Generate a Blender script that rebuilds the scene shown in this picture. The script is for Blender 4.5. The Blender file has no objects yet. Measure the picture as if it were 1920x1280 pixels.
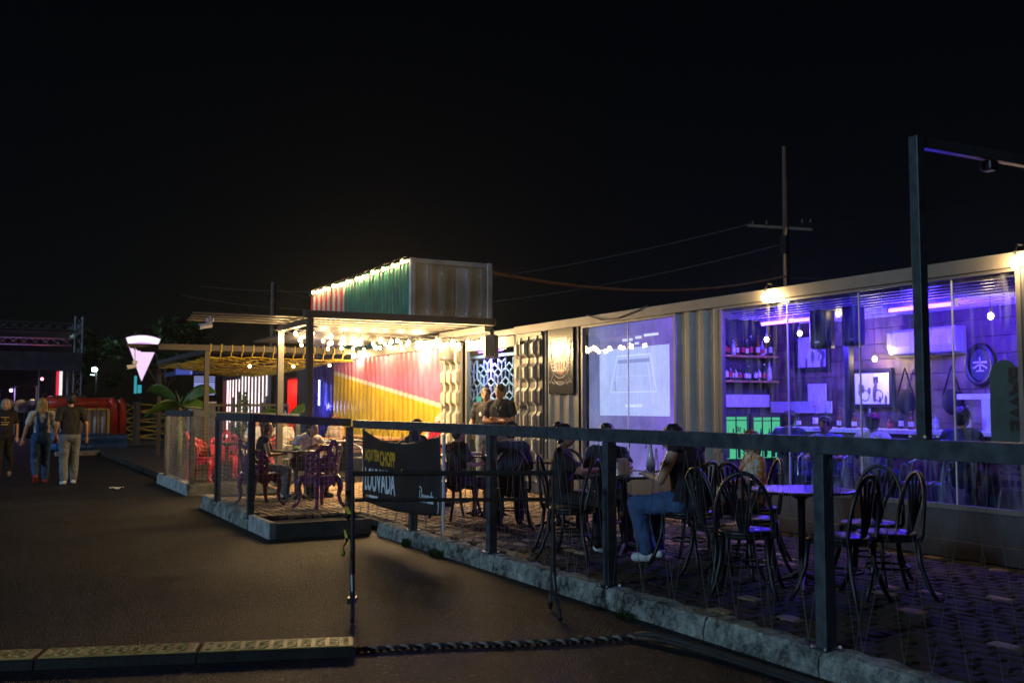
import bpy, bmesh, math, random
from math import sin, cos, pi, radians as R
from mathutils import Vector, Matrix

# ------------------------------------------------------------------ camera, sky, sun, exposure
scene = bpy.context.scene
col = scene.collection
cam_d = bpy.data.cameras.new('camera'); cam = bpy.data.objects.new('camera', cam_d); col.objects.link(cam)
cam.location = (0, 0, 1.5); cam.rotation_euler = (R(90 + 3.77), 0, R(-27.9))
cam_d.sensor_width = 36; cam_d.lens = 35.0; cam_d.clip_start = .05; cam_d.clip_end = 2000
cam_d.dof.use_dof = True; cam_d.dof.focus_distance = 10.5; cam_d.dof.aperture_fstop = 2.4
scene.camera = cam

world = bpy.data.worlds.new('World'); scene.world = world; world.use_nodes = True
wn = world.node_tree; wn.nodes.clear()
sky = wn.nodes.new('ShaderNodeTexSky'); sky.sky_type = 'NISHITA'; sky.sun_disc = False
sky.sun_elevation = R(17); sky.sun_rotation = R(290)
sky.air_density = 1.0; sky.dust_density = 0.4; sky.ozone_density = 3.0
wb = wn.nodes.new('ShaderNodeBackground'); wb.inputs[1].default_value = 0.0006
wo = wn.nodes.new('ShaderNodeOutputWorld')
wn.links.new(sky.outputs[0], wb.inputs[0]); wn.links.new(wb.outputs[0], wo.inputs[0])

sun_d = bpy.data.lights.new('sun', 'SUN'); sun_d.energy = 1.0; sun_d.angle = R(6); sun_d.color = (.46, .72, 1.0)
sun = bpy.data.objects.new('sun', sun_d); col.objects.link(sun)
sun.rotation_euler = Vector((1.0, 0.14, -0.30)).to_track_quat('-Z', 'Y').to_euler()

scene.view_settings.view_transform = 'Standard'; scene.view_settings.look = 'None'
scene.view_settings.exposure = 0; scene.view_settings.gamma = 1
scene.view_settings.use_curve_mapping = False
scene.render.engine = 'CYCLES'
cy = scene.cycles
cy.use_denoising = True; cy.max_bounces = 6; cy.diffuse_bounces = 2; cy.glossy_bounces = 3; cy.transmission_bounces = 3
cy.transparent_max_bounces = 10; cy.volume_bounces = 0; cy.sample_clamp_indirect = 4; cy.sample_clamp_direct = 40
cy.caustics_reflective = False; cy.caustics_refractive = False
try: cy.use_light_tree = True
except Exception: pass
cy.use_adaptive_sampling = True; cy.adaptive_threshold = .02
rnd = random.Random(7)

# ------------------------------------------------------------------ materials
def nodes_of(m):
    m.use_nodes = True; nt = m.node_tree; nt.nodes.clear()
    return nt, nt.nodes, nt.links
def mat(name, c, rough=.6, metal=0., var=.18, scale=6., bump=.0, bscale=40., c2=None, coat=0., spec=.5, contrast=(.35, .65), nr=.5):
    m = bpy.data.materials.new(name); nt, N, L = nodes_of(m)
    o = N.new('ShaderNodeOutputMaterial'); b = N.new('ShaderNodeBsdfPrincipled'); L.new(b.outputs[0], o.inputs[0])
    b.inputs['Roughness'].default_value = rough; b.inputs['Metallic'].default_value = metal
    b.inputs['Coat Weight'].default_value = coat; b.inputs['Specular IOR Level'].default_value = spec
    tc = N.new('ShaderNodeTexCoord'); no = N.new('ShaderNodeTexNoise'); no.inputs['Scale'].default_value = scale
    no.inputs['Detail'].default_value = 8; no.inputs['Roughness'].default_value = nr; L.new(tc.outputs['Object'], no.inputs['Vector'])
    rp = N.new('ShaderNodeValToRGB'); L.new(no.outputs['Fac'], rp.inputs[0])
    ca = tuple(x * (1 - var) for x in c); cb = c2 or tuple(min(1, x * (1 + var)) for x in c)
    rp.color_ramp.elements[0].position = contrast[0]; rp.color_ramp.elements[1].position = contrast[1]
    rp.color_ramp.elements[0].color = (*ca, 1); rp.color_ramp.elements[1].color = (*cb, 1)
    L.new(rp.outputs[0], b.inputs['Base Color'])
    if bump:
        n2 = N.new('ShaderNodeTexNoise'); n2.inputs['Scale'].default_value = bscale; n2.inputs['Detail'].default_value = 5
        L.new(tc.outputs['Object'], n2.inputs['Vector'])
        bp = N.new('ShaderNodeBump'); bp.inputs['Strength'].default_value = bump; bp.inputs['Distance'].default_value = .02
        L.new(n2.outputs['Fac'], bp.inputs['Height']); L.new(bp.outputs[0], b.inputs['Normal'])
    return m
def emit(name, c, s, sample=True):
    m = bpy.data.materials.new(name); nt, N, L = nodes_of(m)
    o = N.new('ShaderNodeOutputMaterial'); e = N.new('ShaderNodeEmission'); L.new(e.outputs[0], o.inputs[0])
    e.inputs[0].default_value = (*c, 1); e.inputs[1].default_value = s
    try: m.cycles.emission_sampling = 'AUTO' if sample else 'NONE'
    except Exception: pass
    return m
def glass(name, tint=(.92, .96, 1), rough=.02, base=.03, smear=.0):
    m = bpy.data.materials.new(name); nt, N, L = nodes_of(m)
    o = N.new('ShaderNodeOutputMaterial'); mx = N.new('ShaderNodeMixShader'); L.new(mx.outputs[0], o.inputs[0])
    t = N.new('ShaderNodeBsdfTransparent'); t.inputs[0].default_value = (*tint, 1)
    g = N.new('ShaderNodeBsdfGlossy'); g.inputs['Roughness'].default_value = rough
    fr = N.new('ShaderNodeLayerWeight'); pw_ = N.new('ShaderNodeMath'); pw_.operation = 'POWER'; pw_.inputs[1].default_value = 4.5; L.new(fr.outputs['Facing'], pw_.inputs[0])
    ad = N.new('ShaderNodeMath'); ad.operation = 'MULTIPLY_ADD'; ad.inputs[1].default_value = .8; ad.inputs[2].default_value = base; L.new(pw_.outputs[0], ad.inputs[0])
    L.new(ad.outputs[0], mx.inputs[0]); L.new(g.outputs[0], mx.inputs[2])
    if smear:
        d = N.new('ShaderNodeBsdfDiffuse'); d.inputs[0].default_value = (.8, .8, .85, 1)
        m2 = N.new('ShaderNodeMixShader'); tc = N.new('ShaderNodeTexCoord'); mp = N.new('ShaderNodeMapping'); mp.inputs['Scale'].default_value = (3, 14, 1.6)
        no = N.new('ShaderNodeTexNoise'); no.inputs['Scale'].default_value = 1.6; no.inputs['Detail'].default_value = 8
        L.new(tc.outputs['Object'], mp.inputs[0]); L.new(mp.outputs[0], no.inputs['Vector'])
        mr = N.new('ShaderNodeMapRange'); mr.inputs[1].default_value = .5; mr.inputs[2].default_value = .85; mr.inputs[4].default_value = smear
        L.new(no.outputs['Fac'], mr.inputs[0]); L.new(mr.outputs[0], m2.inputs[0]); L.new(t.outputs[0], m2.inputs[1]); L.new(d.outputs[0], m2.inputs[2])
        L.new(m2.outputs[0], mx.inputs[1])
    else: L.new(t.outputs[0], mx.inputs[1])
    return m

M = {}
M['steel'] = mat('charcoal_paint', (.058, .070, .080), .42, var=.35, scale=11, bump=.08)
M['dark'] = mat('black_metal', (.012, .012, .013), .45, var=.3)
M['barrier'] = mat('barrier_paint', (.035, .034, .032), .35, var=.3, scale=18)
M['frame'] = mat('pergola_paint', (.09, .085, .075), .5, var=.15, scale=4)
M['contA'] = mat('container_paint', (.15, .145, .135), .42, var=.16, scale=2.5, bump=.04, bscale=12)
M['contD'] = mat('container_dark', (.05, .055, .065), .5, var=.2, scale=3)
M['fascia'] = mat('fascia_paint', (.18, .165, .14), .5, var=.14, scale=2.5, bump=.03, bscale=9)
M['leaf'] = mat('container_door', (.10, .095, .08), .45, var=.15, scale=3)
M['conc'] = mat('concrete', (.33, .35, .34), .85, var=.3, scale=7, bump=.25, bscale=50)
M['concd'] = mat('shaded_concrete', (.10, .105, .10), .85, var=.25, scale=6, bump=.2, bscale=50)  # darkened copy of the concrete: shade painted on faces turned from the light
M['kerb'] = mat('mossy_kerb', (.075, .09, .075), .9, var=.7, scale=5, bump=1., bscale=70, c2=(.58, .60, .53), contrast=(.40, .68), nr=.82)
M['moss'] = mat('moss', (.03, .06, .02), .9, var=.5, scale=20)
M['soil'] = mat('soil', (.02, .017, .013), .95, var=.4, scale=20, bump=.5)
M['white'] = mat('white_plastic', (.72, .72, .70), .4, var=.06)
M['alu'] = mat('aluminium', (.62, .62, .62), .28, 1., var=.1)
M['chrome'] = mat('chrome', (.75, .75, .77), .12, 1., var=.05)
M['purplechair'] = mat('purple_cast', (.13, .018, .075), .32, var=.3, scale=14, bump=.3, bscale=45, coat=.2)
M['redchair'] = mat('red_cast', (.42, .018, .05), .32, var=.3, scale=14, bump=.3, bscale=45, coat=.2)
M['blackchair'] = mat('black_bentwood', (.008, .009, .010), .45, var=.3, scale=10)
M['tabletop'] = mat('dark_tabletop', (.035, .032, .03), .25, var=.3, scale=8)
M['wood'] = mat('wood', (.30, .16, .08), .55, var=.4, scale=5, bump=.15)
M['shelfwood'] = mat('shelf_wood', (.42, .22, .09), .5, var=.3, scale=9)
M['wires'] = mat('wire', (.05, .05, .05), .6)
M['orangewire'] = mat('old_cable', (.62, .30, .12), .6)
M['cord'] = mat('fence_cord', (.34, .33, .30), .7)
M['yrope'] = mat('yellow_rope', (.62, .42, .04), .7, var=.25, scale=20)
M['banner'] = mat('banner_cloth', (.022, .024, .028), .38, var=.25, scale=3)
M['orange'] = mat('orange_print', (.75, .38, .03), .6, var=.05)
M['whitep'] = mat('white_print', (.78, .80, .84), .6, var=.04)
M['yellowp'] = mat('yellow_plastic', (.72, .50, .15), .5, var=.3, scale=7, bump=.1)
M['rubber'] = mat('black_rubber', (.025, .025, .024), .7, var=.3, bump=.2)
M['speaker'] = mat('speaker_grey', (.16, .15, .14), .5, var=.1)
M['grille'] = mat('speaker_grille', (.05, .05, .05), .6)
M['banana'] = mat('banana_leaf', (.035, .085, .012), .4, var=.35, scale=6)
M['bush'] = mat('bush_leaf', (.035, .085, .02), .5, var=.45, scale=8)
M['stem'] = mat('plant_stem', (.16, .19, .06), .6, var=.3)
M['redpaint'] = mat('red_paint', (.55, .03, .03), .5, var=.15)
M['inflred'] = mat('inflatable_red', (.62, .05, .025), .35, var=.2, scale=3)
M['inflblue'] = mat('inflatable_blue', (.03, .16, .50), .35, var=.2, scale=3)
M['inflwhite'] = mat('inflatable_white', (.62, .60, .60), .45, var=.1, scale=3)
M['inflyellow'] = mat('inflatable_yellow', (.70, .48, .05), .4, var=.1)
M['truss'] = mat('truss_aluminium', (.42, .42, .46), .35, .7, var=.1)
M['stagecloth'] = mat('stage_cloth', (.10, .11, .16), .7, var=.2, scale=2)
M['blackcloth'] = mat('black_cloth', (.012, .012, .015), .8, var=.3)
M['pole'] = mat('utility_pole', (.16, .12, .09), .8, var=.2, scale=4)
M['polered'] = mat('utility_pole_red', (.11, .055, .04), .8, var=.2, scale=4)
M['plate'] = mat('porcelain', (.75, .75, .73), .25, var=.03)
M['food'] = mat('salad', (.25, .45, .06), .6, var=.4, scale=60)
M['paper'] = mat('paper', (.78, .78, .76), .7, var=.04)
M['tape'] = mat('hazard_yellow', (.70, .52, .04), .5, var=.1)
M['glassw'] = glass('window_glass', smear=.17)
M['glassd'] = glass('door_glass', (.75, .92, .92))
M['bottlec'] = glass('clear_bottle', (.80, .86, .90), .05, .10)
M['bottleg'] = mat('green_bottle', (.02, .08, .03), .12, var=.1)
M['bottlea'] = mat('amber_bottle', (.20, .06, .012), .12, var=.1)
M['bottleb'] = mat('pale_bottle', (.55, .58, .66), .15, var=.1)
M['labelw'] = mat('bottle_label', (.75, .74, .70), .6, var=.05)
M['labelr'] = mat('bottle_label_red', (.55, .05, .04), .6, var=.05)
M['bulb'] = emit('warm_bulb', (1, .66, .28), 26, False)
M['bulb2'] = emit('warm_bulb_small', (1, .62, .26), 30, False)
M['uv'] = emit('violet_tube', (.34, .07, 1.0), 16)
M['socket'] = mat('lamp_socket', (.03, .03, .03), .6)
M['frameblack'] = mat('picture_frame', (.02, .018, .016), .5)
M['acwhite'] = mat('air_conditioner', (.72, .72, .72), .35, var=.03)

# ------------------------------------------------------------------ mesh helpers
class MB:
    def __init__(s): s.v = []; s.f = []; s.mi = []; s.cur = 0
    def add(s, vs, fs):
        o = len(s.v); s.v += [tuple(p) for p in vs]; s.f += [tuple(i + o for i in f) for f in fs]; s.mi += [s.cur] * len(fs); return s
    def box(s, c, d, rot=None):
        x, y, z = (q / 2 for q in d); c = Vector(c)
        vs = [Vector(p) for p in ((-x, -y, -z), (x, -y, -z), (x, y, -z), (-x, y, -z), (-x, -y, z), (x, -y, z), (x, y, z), (-x, y, z))]
        if rot is not None: vs = [rot @ p for p in vs]
        return s.add([p + c for p in vs], [(0, 3, 2, 1), (4, 5, 6, 7), (0, 1, 5, 4), (1, 2, 6, 5), (2, 3, 7, 6), (3, 0, 4, 7)])
    def bb(s, a, b):   # box from corner to corner
        return s.box([(a[i] + b[i]) / 2 for i in range(3)], [abs(b[i] - a[i]) for i in range(3)])
    def bar(s, a, b, w, h=None, up=(0, 0, 1)):
        a = Vector(a); b = Vector(b); h = h or w; d = b - a
        if d.length < 1e-6: return s
        t = d.normalized(); u = Vector(up)
        if abs(t.dot(u)) > .98: u = Vector((0, 1, 0))
        sx = t.cross(u).normalized(); sz = sx.cross(t)
        vs = [p + sx * (w / 2 * i) + sz * (h / 2 * j) for p in (a, b) for i, j in ((-1, -1), (1, -1), (1, 1), (-1, 1))]
        return s.add(vs, [(0, 1, 2, 3), (7, 6, 5, 4), (0, 4, 5, 1), (1, 5, 6, 2), (2, 6, 7, 3), (3, 7, 4, 0)])
    def tube(s, pts, r, n=8, caps=True, closed=False):
        pts = [Vector(p) for p in pts]; k = len(pts); rr = r if isinstance(r, (list, tuple)) else [r] * k
        o = len(s.v); prev = None
        for i, p in enumerate(pts):
            if closed: t = (pts[(i + 1) % k] - pts[i - 1]).normalized()
            else: t = (pts[min(i + 1, k - 1)] - pts[max(i - 1, 0)]).normalized()
            if prev is None:
                u = Vector((0, 0, 1)) if abs(t.z) < .9 else Vector((1, 0, 0))
                a = t.cross(u).normalized()
            else: a = (prev - t * prev.dot(t)).normalized()
            prev = a; b = t.cross(a)
            for j in range(n):
                th = 2 * pi * j / n; s.v.append(tuple(p + (a * cos(th) + b * sin(th)) * rr[i]))
        for i in range(k if closed else k - 1):
            i2 = (i + 1) % k
            for j in range(n):
                s.f.append((o + i * n + j, o + i * n + (j + 1) % n, o + i2 * n + (j + 1) % n, o + i2 * n + j)); s.mi.append(s.cur)
        if caps and not closed:
            s.f.append(tuple(o + j for j in range(n))[::-1]); s.f.append(tuple(o + (k - 1) * n + j for j in range(n))); s.mi += [s.cur] * 2
        return s
    def lathe(s, prof, c=(0, 0, 0), n=16):
        o = len(s.v); k = len(prof)
        for r, z in prof:
            for j in range(n): s.v.append((c[0] + r * cos(2 * pi * j / n), c[1] + r * sin(2 * pi * j / n), c[2] + z))
        for i in range(k - 1):
            for j in range(n):
                s.f.append((o + i * n + j, o + i * n + (j + 1) % n, o + (i + 1) * n + (j + 1) % n, o + (i + 1) * n + j)); s.mi.append(s.cur)
        s.f.append(tuple(o + j for j in range(n))[::-1]); s.f.append(tuple(o + (k - 1) * n + j for j in range(n))); s.mi += [s.cur] * 2
        return s
    def ell(s, c, r, nu=12, nv=8, rot=None):
        r = r if isinstance(r, (list, tuple)) else (r, r, r); c = Vector(c); o = len(s.v)
        vs = [Vector((0, 0, -r[2]))]
        for i in range(1, nv):
            ph = -pi / 2 + pi * i / nv
            for j in range(nu): vs.append(Vector((r[0] * cos(ph) * cos(2 * pi * j / nu), r[1] * cos(ph) * sin(2 * pi * j / nu), r[2] * sin(ph))))
        vs.append(Vector((0, 0, r[2]))); top = len(vs) - 1
        fs = [(0, 1 + (j + 1) % nu, 1 + j) for j in range(nu)]
        for i in range(nv - 2):
            for j in range(nu):
                a = 1 + i * nu + j; b = 1 + i * nu + (j + 1) % nu; fs.append((a, b, b + nu, a + nu))
        fs += [(top, 1 + (nv - 2) * nu + j, 1 + (nv - 2) * nu + (j + 1) % nu) for j in range(nu)]
        if rot is not None: vs = [rot @ p for p in vs]
        return s.add([p + c for p in vs], fs)
    def prism(s, outline, a, axis, t):   # outline in the plane of the other two axes, from coordinate a to a+t on axis
        def P(p, q): 
            return {0: (q, p[0], p[1]), 1: (p[0], q, p[1]), 2: (p[0], p[1], q)}[axis]
        n = len(outline); vs = [P(p, a) for p in outline] + [P(p, a + t) for p in outline]
        fs = [tuple(range(n)), tuple(range(2 * n - 1, n - 1, -1))] + [(i, (i + 1) % n, n + (i + 1) % n, n + i) for i in range(n)]
        return s.add(vs, fs)
    def mesh(s, name, mats, smooth=False):
        me = bpy.data.meshes.new(name); me.from_pydata(s.v, [], s.f)
        for m in (mats if isinstance(mats, (list, tuple)) else [mats]): me.materials.append(M[m] if isinstance(m, str) else m)
        me.polygons.foreach_set('material_index', s.mi)
        if smooth: me.polygons.foreach_set('use_smooth', [True] * len(s.f))
        me.update(); return me
    def build(s, name, mats, parent=None, loc=(0, 0, 0), rot=(0, 0, 0), smooth=False, fix=True, bevel=0):
        me = s.mesh(name, mats, smooth)
        if fix:
            bm = bmesh.new(); bm.from_mesh(me); bmesh.ops.recalc_face_normals(bm, faces=bm.faces); bm.to_mesh(me); bm.free()
        o = bpy.data.objects.new(name, me); col.objects.link(o); o.location = loc; o.rotation_euler = rot
        if parent is not None: o.parent = parent
        if bevel:
            b = o.modifiers.new('bevel', 'BEVEL'); b.width = bevel; b.segments = 2; b.limit_method = 'ANGLE'
        return o
def tag(o, label=None, cat=None, group=None, kind=None):
    if label: o['label'] = label
    if cat: o['category'] = cat
    if group: o['group'] = group
    if kind: o['kind'] = kind
    return o
def empty(name, label, cat, loc=(0, 0, 0), rz=0, group=None):
    o = bpy.data.objects.new(name, None); col.objects.link(o); o.location = loc; o.rotation_euler = (0, 0, rz); o.empty_display_size = .1
    return tag(o, label, cat, group)
def dup(o, parent=None, loc=None, rz=None):
    c = o.copy(); col.objects.link(c)
    if parent is not None: c.parent = parent
    for ch in o.children: dup(ch, c)
    if loc is not None: c.location = loc
    if rz is not None: c.rotation_euler = (0, 0, rz)
    return c
def point(name, loc, power, color, parent=None, size=.03):
    d = bpy.data.lights.new(name, 'POINT'); d.energy = power; d.color = color; d.shadow_soft_size = size
    try: d.use_soft_falloff = False
    except Exception: pass
    o = bpy.data.objects.new(name, d); col.objects.link(o); o.location = loc
    if parent is not None: o.parent = parent
    return o
FACE_X = (pi / 2, 0, -pi / 2)      # flat print on a wall that faces the road
def text(name, body, mt, parent, loc, size, rot=FACE_X, sx=1., ext=.002, off=0., align='LEFT', shear=0, warp=None, space=1.):
    cu = bpy.data.curves.new(name, 'FONT'); cu.body = body; cu.size = size; cu.extrude = ext; cu.offset = off; cu.align_x = align; cu.shear = shear
    cu.resolution_u = 3; cu.space_character = space
    t = bpy.data.objects.new(name, cu); col.objects.link(t)
    dg = bpy.context.evaluated_depsgraph_get(); me = bpy.data.meshes.new_from_object(t.evaluated_get(dg)); bpy.data.objects.remove(t)
    mt4 = Matrix.Translation(loc) @ Matrix.Rotation(rot[2], 4, 'Z') @ Matrix.Rotation(rot[1], 4, 'Y') @ Matrix.Rotation(rot[0], 4, 'X') @ Matrix.Diagonal((sx, 1, 1, 1))
    me.transform(mt4)
    if warp:
        for v in me.vertices: v.co = warp(v.co)
    me.materials.clear(); me.materials.append(M[mt])
    o = bpy.data.objects.new(name, me); col.objects.link(o)
    if parent is not None: o.parent = parent
    return o
ORD = ['first', 'second', 'third', 'fourth', 'fifth', 'sixth', 'seventh', 'eighth', 'ninth', 'tenth', 'eleventh', 'twelfth', 'thirteenth', 'fourteenth']
ORD2 = ORD + ['fifteenth', 'sixteenth', 'seventeenth', 'eighteenth']
WARM = (1, .66, .29)
PZ = .14      # patio level
FX = 7.8      # plane of the container fronts

# ================================================================== ground, kerb, patio
def asphalt():
    m = bpy.data.materials.new('asphalt'); nt, N, L = nodes_of(m)
    o = N.new('ShaderNodeOutputMaterial'); b = N.new('ShaderNodeBsdfPrincipled'); L.new(b.outputs[0], o.inputs[0])
    tc = N.new('ShaderNodeTexCoord')
    n1 = N.new('ShaderNodeTexNoise'); n1.inputs['Scale'].default_value = .45; n1.inputs['Detail'].default_value = 7; n1.inputs['Roughness'].default_value = .7
    n2 = N.new('ShaderNodeTexNoise'); n2.inputs['Scale'].default_value = 55; n2.inputs['Detail'].default_value = 3
    v = N.new('ShaderNodeTexVoronoi'); v.inputs['Scale'].default_value = 95
    for n in (n1, n2, v): L.new(tc.outputs['Object'], n.inputs['Vector'])
    r1 = N.new('ShaderNodeValToRGB'); L.new(n1.outputs['Fac'], r1.inputs[0])
    r1.color_ramp.elements[0].position = .36; r1.color_ramp.elements[1].position = .68
    r1.color_ramp.elements[0].color = (.004, .005, .007, 1); r1.color_ramp.elements[1].color = (.027, .031, .037, 1)
    r2 = N.new('ShaderNodeValToRGB'); L.new(n2.outputs['Fac'], r2.inputs[0]); r2.color_ramp.elements[0].position = .3; r2.color_ramp.elements[1].position = .75
    r2.color_ramp.elements[0].color = (.55, .55, .55, 1); r2.color_ramp.elements[1].color = (1.5, 1.48, 1.42, 1)
    mx = N.new('ShaderNodeMix'); mx.data_type = 'RGBA'; mx.blend_type = 'MULTIPLY'; mx.inputs[0].default_value = 1
    L.new(r1.outputs[0], mx.inputs[6]); L.new(r2.outputs[0], mx.inputs[7])
    # cracks, and pale aggregate grains with their glints put into the colour
    wv = N.new('ShaderNodeTexNoise'); wv.inputs['Scale'].default_value = 1.3; wv.inputs['Detail'].default_value = 5; L.new(tc.outputs['Object'], wv.inputs['Vector'])
    vm = N.new('ShaderNodeVectorMath'); vm.operation = 'MULTIPLY_ADD'; vm.inputs[1].default_value = (.9, .9, .9); L.new(wv.outputs['Color'], vm.inputs[0]); L.new(tc.outputs['Object'], vm.inputs[2])
    ve = N.new('ShaderNodeTexVoronoi'); ve.feature = 'DISTANCE_TO_EDGE'; ve.inputs['Scale'].default_value = .22; L.new(vm.outputs[0], ve.inputs['Vector'])
    cr = N.new('ShaderNodeMapRange'); cr.inputs[1].default_value = .0015; cr.inputs[2].default_value = .006; cr.inputs[3].default_value = .25; cr.inputs[4].default_value = 1; L.new(ve.outputs['Distance'], cr.inputs[0])
    m2 = N.new('ShaderNodeMix'); m2.data_type = 'RGBA'; m2.blend_type = 'MULTIPLY'; m2.inputs[0].default_value = 1; L.new(mx.outputs[2], m2.inputs[6]); L.new(cr.outputs[0], m2.inputs[7])
    vg = N.new('ShaderNodeTexVoronoi'); vg.inputs['Scale'].default_value = 60; L.new(tc.outputs['Object'], vg.inputs['Vector'])
    sg_ = N.new('ShaderNodeSeparateColor'); L.new(vg.outputs['Color'], sg_.inputs[0]); gt = N.new('ShaderNodeMath'); gt.operation = 'GREATER_THAN'; gt.inputs[1].default_value = .965; L.new(sg_.outputs[0], gt.inputs[0])
    m3 = N.new('ShaderNodeMix'); m3.data_type = 'RGBA'; L.new(gt.outputs[0], m3.inputs[0]); L.new(m2.outputs[2], m3.inputs[6]); m3.inputs[7].default_value = (.085, .082, .08, 1); L.new(m3.outputs[2], b.inputs['Base Color'])
    b.inputs['Roughness'].default_value = .62; b.inputs['Specular IOR Level'].default_value = .25
    bp = N.new('ShaderNodeBump'); bp.inputs['Strength'].default_value = .9; bp.inputs['Distance'].default_value = .015
    ad = N.new('ShaderNodeMath'); ad.operation = 'ADD'; L.new(v.outputs['Distance'], ad.inputs[0]); L.new(n2.outputs['Fac'], ad.inputs[1])
    L.new(ad.outputs[0], bp.inputs['Height']); L.new(bp.outputs[0], b.inputs['Normal'])
    return m
M['asphalt'] = asphalt()
g = MB(); g.add([(-260, -120, 0), (260, -120, 0), (260, 400, 0), (-260, 400, 0)], [(0, 1, 2, 3)])
tag(g.build('road', 'asphalt'), kind='structure')

# patio base slab with the two bulges (top just under the pavers)
ps = MB()
out = [(4.28, 1.0), (10.6, 1.0), (10.6, 44), (3.3, 44), (3.3, 21.0), (3.12, 20.9), (3.12, 17.55), (4.9, 17.55), (4.9, 15.4), (3.02, 15.45), (3.02, 12.4), (4.28, 12.4)]
ps.prism(out, .0, 2, PZ - .018)
patio = tag(ps.build('patio', 'soil'), kind='structure')
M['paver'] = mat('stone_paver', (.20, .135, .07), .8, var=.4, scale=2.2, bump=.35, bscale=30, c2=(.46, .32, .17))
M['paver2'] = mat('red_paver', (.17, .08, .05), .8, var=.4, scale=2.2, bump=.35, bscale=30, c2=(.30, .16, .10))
M['paver3'] = mat('shaded_paver', (.026, .024, .016), .9, var=.45, scale=3, bump=.4, bscale=30, c2=(.058, .048, .032), spec=.25)  # darker paver copy, shade of the unlit near patio put into the colour
pv_mesh = []; dark_mesh = []
for k in range(10):
    q = MB(); rr = random.Random(k)
    w, l, h = .108, .205, .03
    top = [(-l / 2 + rr.uniform(0, .02), -w / 2 + rr.uniform(0, .012)), (0, -w / 2 + rr.uniform(-.004, .008)), (l / 2 - rr.uniform(0, .02), -w / 2 + rr.uniform(0, .012)),
           (l / 2 - rr.uniform(0, .012), 0), (l / 2 - rr.uniform(0, .02), w / 2 - rr.uniform(0, .012)), (0, w / 2 - rr.uniform(-.004, .008)), (-l / 2 + rr.uniform(0, .02), w / 2 - rr.uniform(0, .012)), (-l / 2 + rr.uniform(0, .012), 0)]
    n = len(top); vs = [(x * 1.03, y * 1.05, -.02) for x, y in top] + [(x, y, h - .012) for x, y in top] + [(x * .9, y * .84, h - .004 + rr.uniform(0, .004)) for x, y in top]
    fs = [(i, (i + 1) % n, n + (i + 1) % n, n + i) for i in range(n)] + [(n + i, n + (i + 1) % n, 2 * n + (i + 1) % n, 2 * n + i) for i in range(n)] + [tuple(2 * n + i for i in range(n))]
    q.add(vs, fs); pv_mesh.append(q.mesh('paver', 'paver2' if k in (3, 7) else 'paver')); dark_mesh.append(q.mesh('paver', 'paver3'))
def pick(y): return rnd.choice(dark_mesh if rnd.random() < max(.0, min(.97, (11.5 - y) / 4.0)) else pv_mesh)  # painted shade: dark copies grow more likely toward the near end
spots = []
row = 0; x = 4.40
while x < 7.74:
    y = 2.4 + (.105 if row % 2 else 0) + rnd.uniform(-.03, .03)
    while y < 17.3:
        spots.append((x + rnd.uniform(-.006, .006), y + rnd.uniform(-.006, .006))); y += .2095
    x += .1115; row += 1
spots = [(a, b) for a, b in spots if not (a > 7.1 and b < 4)]
bx = 3.12
while bx < 4.40:
    y = 12.5
    while y < 15.3: spots.append((bx, y)); y += .2095
    bx += .1115
# those that show largest: nearest in view
def seen(a, b):
    az = math.degrees(math.atan2(a, b)) - 27.9
    return abs(az) < 26.8
vis = sorted([s for s in spots if seen(*s)], key=lambda s: s[0] ** 2 + s[1] ** 2)
near = set(vis[:300]); rest = [s for s in spots if s not in near]
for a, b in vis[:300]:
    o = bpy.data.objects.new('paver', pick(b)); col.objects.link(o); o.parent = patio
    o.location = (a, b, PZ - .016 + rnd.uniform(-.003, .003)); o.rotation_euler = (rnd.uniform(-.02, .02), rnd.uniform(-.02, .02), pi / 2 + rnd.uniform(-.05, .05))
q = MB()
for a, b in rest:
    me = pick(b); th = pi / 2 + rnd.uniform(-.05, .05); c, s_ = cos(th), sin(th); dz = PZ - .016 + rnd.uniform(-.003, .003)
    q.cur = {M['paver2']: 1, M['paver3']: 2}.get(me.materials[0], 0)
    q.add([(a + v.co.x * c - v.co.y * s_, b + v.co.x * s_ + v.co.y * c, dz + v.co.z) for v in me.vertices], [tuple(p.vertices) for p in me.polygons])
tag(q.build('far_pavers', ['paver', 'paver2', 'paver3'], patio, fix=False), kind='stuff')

# kerb stones: rough lumpy blocks
def kerb_run(a, b, w=.17, h=PZ + .01, mt='kerb', step=.98, seed=1, rough=.012):
    """lumpy kerb stones from a to b (outer lower edge), body to the patio side"""
    rr = random.Random(seed); a = Vector((*a, 0)); b = Vector((*b, 0)); d = b - a; n = max(1, round(d.length / step)); t = d.normalized(); s = Vector((-t.y, t.x, 0))
    root = tag(bpy.data.objects.new('kerb', None), kind='structure'); col.objects.link(root)
    for i in range(n):
        p0 = a + d * (i / n) + t * .006; p1 = a + d * ((i + 1) / n) - t * .006; m = MB(); nx = 14
        prof = [(0, 0), (.004, h * .35), (.012, h * .7), (.03, h * .97), (w * .6, h), (w, h - .004), (w, 0)]
        for k in range(nx + 1):
            p = p0 + (p1 - p0) * (k / nx)
            for q, z in prof:
                e = rough if 0 < z else 0
                pp = p - s * (q + rr.uniform(-e, e)) * -1
                m.v.append((pp.x, pp.y, max(0, z + rr.uniform(-e, e) * .8)))
        k = len(prof)
        for i2 in range(nx):
            for j in range(k - 1): m.f.append((i2 * k + j, (i2 + 1) * k + j, (i2 + 1) * k + j + 1, i2 * k + j + 1)); m.mi.append(0)
        m.f.append(tuple(range(k))); m.f.append(tuple(nx * k + j for j in range(k))[::-1]); m.mi += [0, 0]
        m.build('kerb_stone', mt, root)
    return root
kerb_run((4.13, 11.2), (4.17, 1.2), seed=3)
kerb_run((2.90, 15.45), (2.90, 12.45), h=.20, seed=5)
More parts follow.
